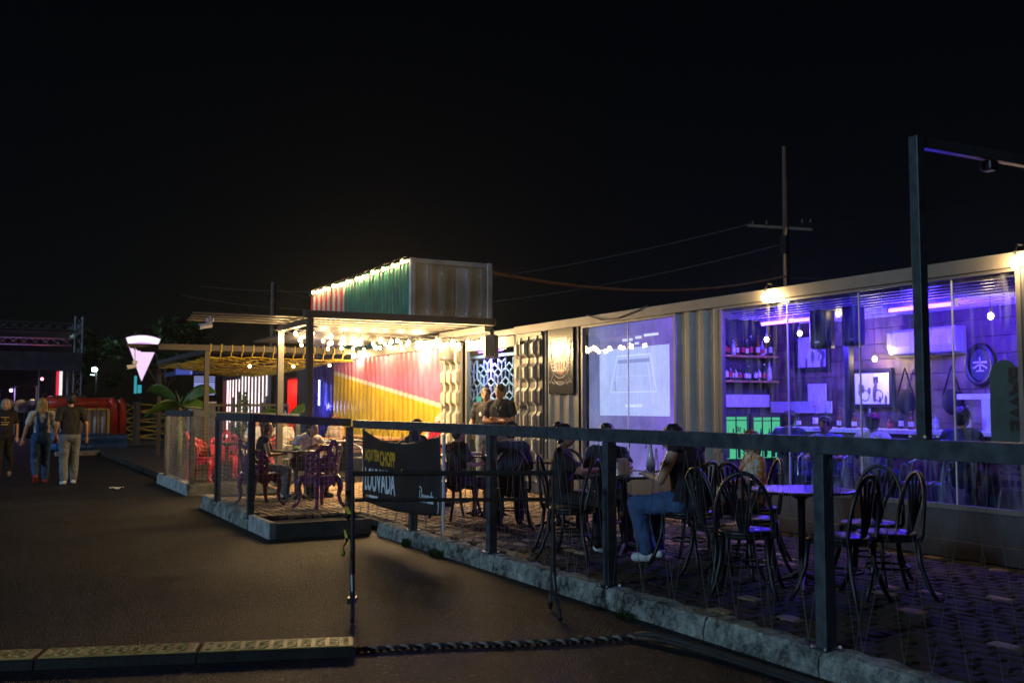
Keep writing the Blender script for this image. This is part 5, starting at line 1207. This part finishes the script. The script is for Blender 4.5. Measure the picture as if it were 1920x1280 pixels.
# seated guests on the main patio
person('dark clothed guest seated behind the banner end with bare knees', (5.12, 11.1, PZ), R(-80), 'sit', 'a', 'black', 'black', 'black', 0, 'black', bare_leg=True, wide=1.12, H=1.5)
bent_chair('black bentwood chair under the guest behind the banner', (5.12, 11.1, PZ), R(-80), G3, False)
person('guest in dark jacket and black cap seated with back to the railing', (5.28, 10.0, PZ), R(-25), 'sit', 'a', 'navy', 'black', 'black', 0, 'black', sleeve='long', cap='black', wide=1.15, face=False, H=1.56)
bent_chair('black bentwood chair under the guest with black cap', (5.26, 9.96, PZ), R(-25), G3)
person('guest with dark hair seated before the yellow mural behind the banner', (5.3, 12.85, PZ), R(-150), 'sit', 'b', 'black', 'grey', 'black', 0, 'black', wide=1.05, H=1.56)
bent_chair('black bentwood chair under the guest before the mural', (5.3, 12.85, PZ), R(-150), G3, False)
person('dark guest with hair bun seated at left of the group table', (4.92, 8.25, PZ), R(-130), 'sit', 'a', 'black', 'black', 'black', .0, 'white', bun=True, fem=True, J=dict(wrr=(-.02, .40, .86), elr=(.16, .22, .84)), face=False, H=1.56)
bent_chair('black bentwood chair under the guest with hair bun', (4.92, 8.25, PZ), R(-130), G3, False)
person('guest in dark shirt seated behind the group table', (5.55, 8.45, PZ), R(160), 'sit', 'b', 'navy', 'black', 'black', 0, 'black', J=dict(wrl=(-.05, .42, .84), ell=(-.2, .25, .86)), H=1.56)
bent_chair('black bentwood chair under the guest behind the group table', (5.55, 8.45, PZ), R(160), G3, False)
person('broad guest in black tank top and blue jeans seated with back turned', (5.42, 7.0, PZ), R(18), 'sit', 'c', 'black', 'jeans', 'black', 0, 'white', sleeve=None, wide=1.34, H=1.74, tank=True, look=(0, -.3), J=dict(nec=(0, .05, 1.05), hed=(0, .15, 1.10), ell=(-.32, .04, .74), wrl=(-.18, .28, .77), elr=(.32, .04, .74), anl=(-.16, .30, .09), tol=(-.18, .42, .03)), face=False, vox=.009)
bent_chair('black bentwood chair under the guest in tank top', (5.42, 6.97, PZ), R(18), G3)
gw = person('woman with glasses in orange patterned blouse seated by the window', (6.18, 7.0, PZ), R(65), 'sit', 'c', 'patt', 'black', 'brown', .12, 'black', sleeve='short', fem=True, H=1.5, wide=1.15, vox=.010)
for s in (-1, 1): MB().tube([(s * .036 + .026 * cos(a), .128, 1.16 + .022 * sin(a)) for a in [2 * pi * i / 12 for i in range(12)]], .0035, 5, closed=True).build('glasses_rim', 'chrome', gw)
bent_chair('black bentwood chair under the woman in patterned blouse', (6.18, 7.0, PZ), R(65), G3, False)
# guests inside the bar
person('guest in blue shirt seated inside the bar at the left pane', (8.45, 8.35, .31), R(110), 'sit', 'a', 'bluesh', 'navy', 'black', 0, 'black', sleeve='short', vox=.013, H=1.42)
bistro_chair('aluminium chair inside the bar under the guest in blue shirt', (8.45, 8.35, .31), R(110), 'aluminium chairs inside the bar')
person('guest with red cap and white shirt sitting inside at the bar', (8.75, 7.95, .31), R(-70), 'sit', 'b', 'white', 'navy', 'black', 0, 'black', cap='red', H=1.46, vox=.013)
person('dark guest in blue light sitting inside near the bar counter', (9.0, 7.0, .31), R(-80), 'sit', 'b', 'navy', 'navy', 'black', 0, 'black', H=1.55, wide=1.2, vox=.013, face=False)
person('guest silhouette sitting inside before the green fridge', (8.75, 9.25, .31), R(-60), 'sit', 'b', 'navy', 'navy', 'black', 0, 'black', H=1.5, vox=.013, face=False)
# guests further back
person('far guest in white shirt seated left of the pergola post', (5.0, 20.8, PZ), R(150), 'sit', 'a', 'white', 'beige', 'black', 0, 'white', H=1.52, vox=.014)
person('far guest in pale shirt seated right of the pergola post', (5.6, 20.9, PZ), R(170), 'sit', 'a', 'white', 'grey', 'black', 0, 'white', H=1.52, vox=.014)
person('far guest in beige clothes seated before the violet curtain', (6.75, 20.9, PZ), R(120), 'sit', 'c', 'beige', 'beige', 'brown', .1, 'white', H=1.55, vox=.014, fem=True, wide=1.2)

for x, y, r_, lb in ((5.0, 20.8, 150, 'aluminium chair under the far guest in white shirt'), (5.6, 20.9, 170, 'aluminium chair under the far guest in pale shirt'), (6.75, 20.9, 120, 'aluminium chair under the far guest in beige')): bistro_chair(lb, (x, y, PZ), R(r_), G4)

# ================================================================== plants
def banana(label, loc, h, leaves, seed):
    rr = random.Random(seed); p = empty('banana_plant', label, 'plant', loc)
    MB().tube([(0, 0, 0), (.02, 0, h * .5), (0, .02, h)], [.06, .05, .035], 8).build('stem', 'stem', p, smooth=True)
    for an, l, rise in leaves:
        l *= .74
        n = 12; m = MB(); d = Vector((cos(an), sin(an), 0)); s = (Vector((-sin(an), cos(an), 0)) * .45 + Vector((0, 0, .9)) - d * .35).normalized()
        for i in range(n + 1):
            t = i / n; c = d * (l * t * (1 - .12 * t)) + Vector((0, 0, h + l * rise * t - l * (.55 + .25 * rise) * t * t)); w = l * .17 * max(.05, sin(pi * min(1, t * .93 + .07)) ** .6) * (1 if t > .12 else .25)
            for e, z in ((-1, .03), (-.5, .045), (0, 0), (.5, .045), (1, .03)): m.v.append(c + s * w * e + Vector((0, 0, z * l * .5 + rr.uniform(-.006, .006))))
        for i in range(n):
            for j_ in range(4): a = i * 5 + j_; m.f.append((a, a + 5, a + 6, a + 1)); m.mi.append(0)
        o = m.build('leaf', 'banana', p, smooth=True, fix=False); sd = o.modifiers.new('t', 'SOLIDIFY'); sd.thickness = .004
    return p
def az(d): return R(d)
banana('large banana plant with broad arching leaves beyond the terrace railing', (4.05, 24.2, PZ), 1.35, [(az(150), 1.25, 1.25), (az(-30), 1.3, 1.2), (az(185), 1.3, .35), (az(10), 1.25, .5), (az(90), .9, 1.3), (az(-100), .9, .9)], 1)
banana('smaller banana plant in front of the red lit doorway', (6.35, 23.4, PZ), 1.0, [(az(160), .95, 1.0), (az(-20), .95, 1.35), (az(80), .8, 1.2), (az(-110), .8, .8), (az(220), .7, .6)], 2)
def leafy(label, loc, h, r, n, seed, mt='bush', ls=.07):
    rr = random.Random(seed); p = empty('leafy_shrub', label, 'plant', loc); st = MB()
    for i in range(5): a = rr.uniform(0, 2 * pi); st.tube([(0, 0, 0), (r * .3 * cos(a), r * .3 * sin(a), h * .5), (r * .5 * cos(a), r * .5 * sin(a), h * .9)], [.014, .01, .005], 5)
    st.build('stem', 'stem', p, fix=False); m = MB()
    for i in range(n):
        t = rr.random(); a = rr.uniform(0, 2 * pi); q = r * math.sqrt(rr.random()) * (.4 + .6 * sin(pi * min(1, t + .1))); c = Vector((q * cos(a), q * sin(a), h * (.12 + .88 * t))); d = Vector((rr.uniform(-1, 1), rr.uniform(-1, 1), rr.uniform(-.6, .8))).normalized(); e = d.cross(Vector((rr.uniform(-1, 1), rr.uniform(-1, 1), rr.uniform(-1, 1)))).normalized(); l = ls * rr.uniform(.6, 1.3)
        m.add([c - d * l * .5, c + e * l * .25, c + d * l * .6, c - e * l * .25], [(0, 1, 2, 3)])
    tag(m.build('foliage', mt, p, fix=False), kind='stuff'); return p
leafy('tall thin leafy shrub before the light slits', (5.6, 24.6, PZ), 1.75, .28, 700, 3)
leafy('low shrub beside the second railing before the light slits', (6.1, 24.2, PZ), 1.35, .35, 600, 4)
leafy('dark shrub behind the rope fence panel', (6.4, 40.5, 0), 1.6, .9, 1200, 6, ls=.12)
ir = empty('inner_railing', 'thin black railing in front of the light slit container', 'railing', (5.4, 25.6, PZ)); MB().bb((-.6, -.02, 1.38), (1.6, .02, 1.44)).build('top_rail', 'dark', ir); 
for x in (-.6, -.2, .2, .6, 1.0, 1.56): MB().bb((x, -.015, 0), (x + .03, .015, 1.378)).build('baluster', 'dark', ir)
# blue awning and lit sign panel of the far shop
aw = empty('shop_awning', 'dark blue awning over the far shop counter', 'awning', (6.4, 34.5, 2.1)); M['awn'] = mat('blue_awning', (.02, .05, .16), .6, var=.2)
MB().prism([(-.8, .6), (1.3, .75), (1.3, .35), (1.2, .35), (1.2, .62), (-.8, .45)], -.2, 1, 2.4).build('fabric', 'awn', aw)
M['lav'] = emit('lavender_panel', (.32, .36, .80), .75); M['cyan'] = emit('cyan_lamp', (.05, .40, .48), .8)
ls_ = empty('lit_sign_panel', 'pale lavender lit shop panel under the blue awning', 'sign', (6.4, 33.8, 1.9)); MB().bb((-.31, 0, .0), (.35, .05, .62)).build('panel', 'lav', ls_)
for k in range(3): MB().bb((-.31, -.012, .42 + k * .07), (.35, -.002, .445 + k * .07)).build('louvre', 'awn', ls_)
sh_ = empty('shop_counter', 'grey shop counter under the lavender panel', 'counter', (6.4, 34.0, PZ)); MB().bb((-.35, 0, 0), (.42, .6, 1.50)).build('body', 'conc', sh_); MB().bb((-.38, -.05, 1.502), (.45, .65, 1.54)).build('counter_top', 'alu', sh_)
cs = empty('cyan_shop_lamp', 'cyan lit panel strip at the far shop end', 'lamp', (5.0, 39.0, 1.9)); MB().bb((-.12, 0, .1), (-.03, .04, .75)).build('strip', 'cyan', cs); MB().bb((.0, 0, .12), (.14, .04, .42)).build('strip', 'cyan', cs)
bs = empty('blue_shop_sign', 'small blue lit sign box under the rope pergola', 'sign', (5.55, 33.5, 2.55)); MB().bb((-.1, 0, 0), (.42, .05, .38)).build('panel', 'lavd', bs) if False else None
M['lavd'] = emit('blue_sign', (.05, .07, .35), 1.0); MB().bb((-.1, 0, 0), (.42, .05, .38)).build('panel', 'lavd', bs); MB().bb((.36, -.01, .02), (.40, -.001, .36)).build('lit_edge', 'lav', bs)

# ================================================================== far left: stage, sign, inflatable, rope fence
stg = empty('stage', 'covered stage with aluminium truss roof and dark skirt', 'stage', (-8, 55, 0))
def truss(a, b, name='truss', s=.35, r=.03, step=.5):
    a, b = Vector(a), Vector(b); d = b - a; t = d.normalized(); u = Vector((0, 0, 1)) if abs(t.z) < .9 else Vector((0, 1, 0)); x = t.cross(u).normalized() * s / 2; y = t.cross(x).normalized() * s / 2
    m = MB(); cs_ = (x + y, x - y, -x - y, -x + y)
    for c in cs_: m.tube([a + c, b + c], r, 6)
    n = max(1, int(d.length / step))
    for i in range(n):
        p, q = a + d * i / n, a + d * (i + 1) / n
        for k in range(4): m.tube([p + cs_[k], q + cs_[(k + 1) % 4]], r * .55, 4)
    return m.build(name, 'truss', stg, fix=False)
truss((-8, 0, 5.55), (12.0, 0, 5.55)); truss((-8, 2, 4.9), (12.0, 2, 4.9)); truss((12.15, 0, 0), (12.15, 0, 6.1), 'truss_tower')
truss((12.15, 0, 5.55), (12.15, 8, 5.55))
MB().bb((-8, -.3, 3.35), (12.3, -.2, 4.25)).build('roof_skirt', 'stagecloth', stg); MB().bb((-8, 6, 0), (12.3, 6.1, 5.4)).build('backdrop', 'blackcloth', stg); MB().bb((-8, -.1, .0), (12.2, 6, 1.25)).build('stage_deck', 'blackcloth', stg)
MB().bb((-8, -.2, 5.3), (12, 7.5, 5.36)).build('roof', 'blackcloth', stg)
M['ledw'] = emit('led_column', (1, .9, .92), 1.1); M['ledr2'] = emit('led_column_red', (1, .03, .08), .8)
ledc = MB().bb((11.32, -.05, 1.3), (11.46, 0, 3.3)).build('led_column', 'ledw', stg); MB().bb((11.18, -.05, 1.3), (11.318, 0, 3.3)).build('red_edge', 'ledr2', ledc)
for x in (10.4, 11.7): MB().tube([(x, -.05, 1.3), (x, -.05, 3.3)], .05, 6).build('leg_tube', 'truss', stg)
dk = empty('drum_kit', 'drum kit glinting on the dark stage', 'drums', (1.6, 57.5, 1.25))
for x, z, r_ in ((-.5, .4, .25), (.1, .3, .35), (.6, .5, .2)): MB().tube([(x, 0, z), (x, .4, z)], r_, 14).build('drum', 'chrome', dk)
for x, z in ((-.9, 1.1), (-.2, 1.3), (.8, 1.35), (1.1, .9)): MB().lathe([(.0, .03), (.22, 0), (.2, -.01)], (x, .2, z), 14).build('cymbal', 'alu', dk); MB().tube([(x, .2, 0), (x, .2, z)], .02, 5).build('stand', 'alu', dk)
for lb, x, c_, col_ in (('small violet stage lamp near the drums', 1.2, (.5, .3, 1), 60), ('small green stage lamp at the stage left', -.2, (.3, 1, .6), 12), ('small red stage lamp above the drums', 2.6, (1, .15, .25), 20)):
    M[lb] = emit(lb.replace(' ', '_'), c_, 12, False); l_ = empty('stage_lamp', lb, 'lamp', (x, 56.6, 3.0 if 'red' in lb else 2.4)); MB().tube([(0, .1, .0), (0, -.1, -.05)], .09, 10).build('lamp_can', 'dark', l_); MB().ell((0, -.12, -.06), (.07, .03, .07), 10, 6).build('lens', lb, l_); point('stage_light', (0, -.4, -.1), col_, c_, l_, .1)
for k in range(5):
    bf = empty('crowd_fence', f'{ORD[k]} barred crowd fence panel before the stage, counted from the left', 'fence', (-5.2 + k * 2.2, 52.5, 0), 0, 'crowd fence panels before the stage')
    MB().tube([(0, 0, 0), (0, 0, 1.5), (2.1, 0, 1.5), (2.1, 0, 0)], .03, 6).build('frame', 'truss', bf, fix=False)
    for i in range(1, 14): MB().tube([(i * .15, 0, .15), (i * .15, 0, 1.48)], .01, 5).build('bar', 'truss', bf)
# lit fan-shaped sign on a pole
M['signlit'] = emit('lit_sign', (.86, .62, .92), 1.15); M['signlit2'] = emit('lit_sign_white', (.95, .88, 1), 1.25); M['signline'] = emit('lit_sign_line', (.62, .36, .80), 1.0)
sg = empty('slice_sign', 'glowing pink white slice shaped sign on a pole', 'sign', (5.93, 45, 0))
arcp = [(1.95 * sin(a), 2.62 + 1.95 * cos(a)) for a in [R(-20 + 4.2 * i) for i in range(11)]]
MB().prism([(0, 2.62), *[(x * 1.0, z) for x, z in arcp]], 0, 1, .14).build('lit_slice', 'signlit', sg)
MB().prism([(x * .97, z * 1.0 - .02) for x, z in arcp] + [(x * .86, 2.62 + (z - 2.62) * .86) for x, z in reversed(arcp)], -.02, 1, .018).build('crust_band', 'signlit2', sg)
MB().tube([(x * .82, -.025, 2.62 + (z - 2.62) * .82) for x, z in arcp], .03, 5).build('crust_line', 'signline', sg)
MB().tube([(0, .07, 0), (0, .07, 2.6)], .05, 8).build('pole', 'dark', sg)
sl2 = empty('street_lamp', 'bright cold street lamp far behind the walkers', 'street lamp', (5.6, 61, 0)); MB().tube([(0, 0, 0), (0, 0, 3.7), (-.1, 0, 3.8)], .05, 8).build('pole', 'dark', sl2); M['cold'] = emit('cold_lamp', (.55, 1, .95), 30, False); MB().ell((-.12, -.1, 3.62), (.15, .10, .12), 12, 8).build('lamp_head', 'cold', sl2); point('street_light', (-.1, -.4, 3.5), 40, (.7, 1, .95), sl2, .2)
MB().bb((-.35, -.1, 3.30), (-.1, -.02, 3.34)).build('bracket', 'truss', sl2)
# inflatable castle
inf = empty('inflatable_castle', 'red, white and blue inflatable castle behind the walking man', 'inflatable', (2.2, 36.8, 0))
for z in (.16, .44): MB().tube([(-.6, 0, z), (2.2, 0, z)], .17, 12).build('base_tube', 'inflblue', inf, smooth=True)
MB().tube([(-.5, .15, 1.62), (1.7, .15, 1.62)], .20, 12).build('top_tube', 'inflred', inf, smooth=True)
for i in range(8): MB().tube([(-.35 + i * .26, .2, .55), (-.35 + i * .26, .2, 1.45)], .135, 10).build('wall_tube', 'inflwhite', inf, smooth=True)
for x in (1.78, 2.05): MB().tube([(x, .0, .55), (x, .0, 1.6), (x - .12, 0, 1.78)], [.12, .12, .10], 12).build('corner_tube', 'inflred', inf, smooth=True)
MB().bb((-.5, -.03, 1.40), (1.62, .0, 1.46)).build('yellow_trim', 'inflyellow', inf); MB().bb((1.56, -.03, .58), (1.64, .0, 1.40)).build('yellow_trim', 'inflyellow', inf)
for i in range(7): MB().tube([(-.3 + i * .3, -.22, .0), (-.3 + i * .3, -.22, 1.75)], .014, 5).build('net_pole', 'dark', inf)
# pale kerb island before the inflatable
m = MB(); m.prism([(2.0, 33.6), (3.4, 33.9), (4.9, 34.9), (5.1, 35.3), (4.4, 35.4), (3.2, 34.6), (2.0, 34.2)], 0, 2, .12); tag(m.build('kerb_island', 'conc'), kind='structure')
def rope_fence(label, loc, w, h, seed):
    f = empty('rope_fence', label, 'fence', loc, 0, 'dark gate panels laced with yellow rope'); rr = random.Random(seed)
    for x in (-.04, w + .04): MB().bb((x - .07, -.07, 0), (x + .07, .07, h + .08)).build('post', 'contD', f)
    MB().bb((.0, -.04, 0), (w, .04, .25)).build('bottom_board', 'contD', f)
    z = .3; sd_ = 0
    while z < h:
        for q_ in range(2): MB().tube([(0 if sd_ else w, -.05, z + rr.uniform(-.04, .04)), (w / 2, -.06, z + .05 + rr.uniform(-.03, .03)), (w if sd_ else 0, -.05, z + .11 + rr.uniform(-.04, .04))], .014, 5).build('rope', 'yrope', f, fix=False)
        z += .15; sd_ ^= 1
rope_fence('wide dark gate panel laced with yellow rope', (5.0, 38.4, 0), 1.05, 1.62, 1)
rope_fence('narrow rope laced panel left of the wide gate panel', (4.55, 38.6, 0), .30, 1.6, 2)
rope_fence('narrow rope laced panel right of the wide gate panel', (6.25, 38.2, 0), .35, 1.6, 3)
# a parked van and a white sign board in the dark
van = empty('parked_van', 'dark parked van behind the inflatable', 'van', (3.2, 46, 0)); M['vanp'] = mat('van_paint', (.10, .10, .10), .35, var=.1); M['vang'] = mat('van_glass', (.01, .01, .012), .1)
MB().prism([(-.85, .4), (.85, .4), (.88, 1.1), (.75, 1.9), (.6, 2.0), (-.6, 2.0), (-.75, 1.9), (-.88, 1.1)], 0, 1, 4).build('body', 'vanp', van, bevel=.06); MB().bb((-.66, -.02, 1.25), (.66, -.003, 1.8)).build('rear_window', 'vang', van)
for x in (-.7, .7):
    MB().tube([(x - .1, .7, .35), (x + .1, .7, .35)], .34, 16).build('wheel', 'rubber', van); MB().bb((x - .08, -.03, .9), (x + .08, -.003, 1.1)).build('tail_lamp', 'redpaint', van)
# trees as dark masses behind
def far_tree(label, loc, h, r, n, seed):
    rr = random.Random(seed); t = empty('tree', label, 'tree', loc); MB().tube([(0, 0, 0), (.1, 0, h * .35), (0, .1, h * .7)], [.28, .2, .1], 8).build('trunk', 'pole', t)
    for i in range(6): a = 2 * pi * i / 6; MB().tube([(0, 0, h * .35), (r * .4 * cos(a), r * .4 * sin(a), h * .6), (r * .7 * cos(a), r * .7 * sin(a), h * .8)], [.12, .08, .03], 6).build('limb', 'pole', t)
    m = MB(); cl_ = [(Vector((rr.gauss(0, r * .45), rr.gauss(0, r * .45), h * rr.uniform(.5, .95))), r * rr.uniform(.2, .4)) for _ in range(26)]
    for i in range(n):
        c, q_ = rr.choice(cl_); p = c + Vector((rr.gauss(0, 1), rr.gauss(0, 1), rr.gauss(0, .8))).normalized() * q_ * rr.uniform(.6, 1); d = Vector((rr.uniform(-1, 1), rr.uniform(-1, 1), rr.uniform(-.7, .7))).normalized(); e_ = d.cross(Vector((rr.uniform(-1, 1), rr.uniform(-1, 1), 1))).normalized(); l = rr.uniform(.12, .28)
        m.add([p - d * l, p + e_ * l * .5, p + d * l, p - e_ * l * .5], [(0, 1, 2, 3)])
    tag(m.build('crown', 'bush', t, fix=False), kind='stuff')
far_tree('dark tree behind the lit slice sign', (9.5, 62, 0), 6.5, 2.6, 3500, 1); far_tree('dark tree behind the stage edge', (4.4, 66, 0), 6.0, 2.4, 3500, 2)

# ================================================================== utility poles and wires
up = empty('utility_pole', 'tall utility pole with crossarm behind the bar container', 'utility pole', (26.4, 27.9, 0))
MB().tube([(0, 0, 0), (0, 0, 7.9)], [.16, .12], 10).build('lower_shaft', 'pole', up); MB().tube([(0, 0, 7.902), (0, 0, 11.3)], [.118, .09], 10).build('upper_shaft', 'polered', up)
ax = Vector((cos(R(-27.9 - 12)), sin(R(-27.9 - 12)), 0))
MB().bar(ax * -1.4 + Vector((0, 0, 8.35)), ax * .95 + Vector((0, 0, 8.10)), .10, .10).build('crossarm', 'pole', up); MB().bb((-.2, -.2, 7.2), (-.08, .1, 7.9)).build('junction_box', 'dark', up)
for s_ in (-1.2, -.7, .6, .9): q_ = ax * s_ + Vector((0, 0, 8.45)); MB().lathe([(.03, -.08), (.04, .0), (.025, .06)], q_, 8).build('insulator', 'pole', up)
MB().tube([(-.2, -.2, 4.4), (-.16, -.1, 7.5), (-.05, -.1, 8.2)], .04, 6).build('conduit', 'orangewire', up)
up2 = empty('far_utility_pole', 'short far utility pole behind the pergola', 'utility pole', (15.3, 59.8, 0)); MB().tube([(0, 0, 0), (0, 0, 9.05)], [.2, .15], 10).build('shaft', 'pole', up2); MB().tube([(.25, 0, 6.5), (.3, 0, 7.5), (.15, 0, 8.2)], .06, 6).build('cable_loop', 'wires', up2)
def wire(label, a, b, sag, r=.011, mt='wires'):
    a, b = Vector(a), Vector(b); tag(MB().tube([a + (b - a) * (i / 24) + Vector((0, 0, -sag * 4 * (i / 24) * (1 - i / 24))) for i in range(25)], r, 5).build('overhead_wire', mt, fix=False), label, 'wire')
wire('frayed orange lit cable sagging from green container to utility pole', (12.6, 25.2, 5.35), (26.2, 27.7, 6.35), .55, .045, 'orangewire')
wire('upper overhead wire running right from the utility pole', (26.5, 27.9, 8.3), (44, 18, 12.5), .8, .012, 'alu'); wire('overhead wire running left from the utility pole crossarm', (25.4, 28.6, 8.4), (11, 60, 8.6), 1.2); wire('lower overhead wire running left from the utility pole', (26.3, 27.9, 7.6), (10, 60, 8.0), 1.6)
wire('low overhead wire above the bar container roof', (26.4, 27.8, 6.3), (44, 14, 7.2), .5); wire('lowest overhead wire above the bar container roof', (26.4, 27.8, 5.8), (44, 14, 6.2), .5); wire('thin overhead wire at the far pole behind pergola', (15.3, 59.8, 8.7), (24, 50, 6.2), .4)
tag(MB().tube([(FX - .05, 12.3, 2.84), (FX - .06, 11.9, 2.74), (FX - .06, 11.5, 2.73), (FX - .05, 11.0, 2.80), (FX - .04, 10.8, 2.85)], .009, 6).build('roof_cable', 'wires'), 'loose black cable drooping over the fascia above the screen', 'cable')

# ================================================================== thin haze added for a lens-like glow around the bulbs
HAZE = 0.0004
if HAZE > 0:
    hm = bpy.data.materials.new('glow_haze'); nt, N, L = nodes_of(hm); o = N.new('ShaderNodeOutputMaterial'); v = N.new('ShaderNodeVolumePrincipled')
    v.inputs['Density'].default_value = HAZE; v.inputs['Color'].default_value = (.9, .92, .95, 1); v.inputs['Anisotropy'].default_value = .78; L.new(v.outputs[0], o.inputs['Volume'])
    tag(MB().bb((-30, -8, -1), (60, 75, 13)).build('haze', hm), kind='stuff')
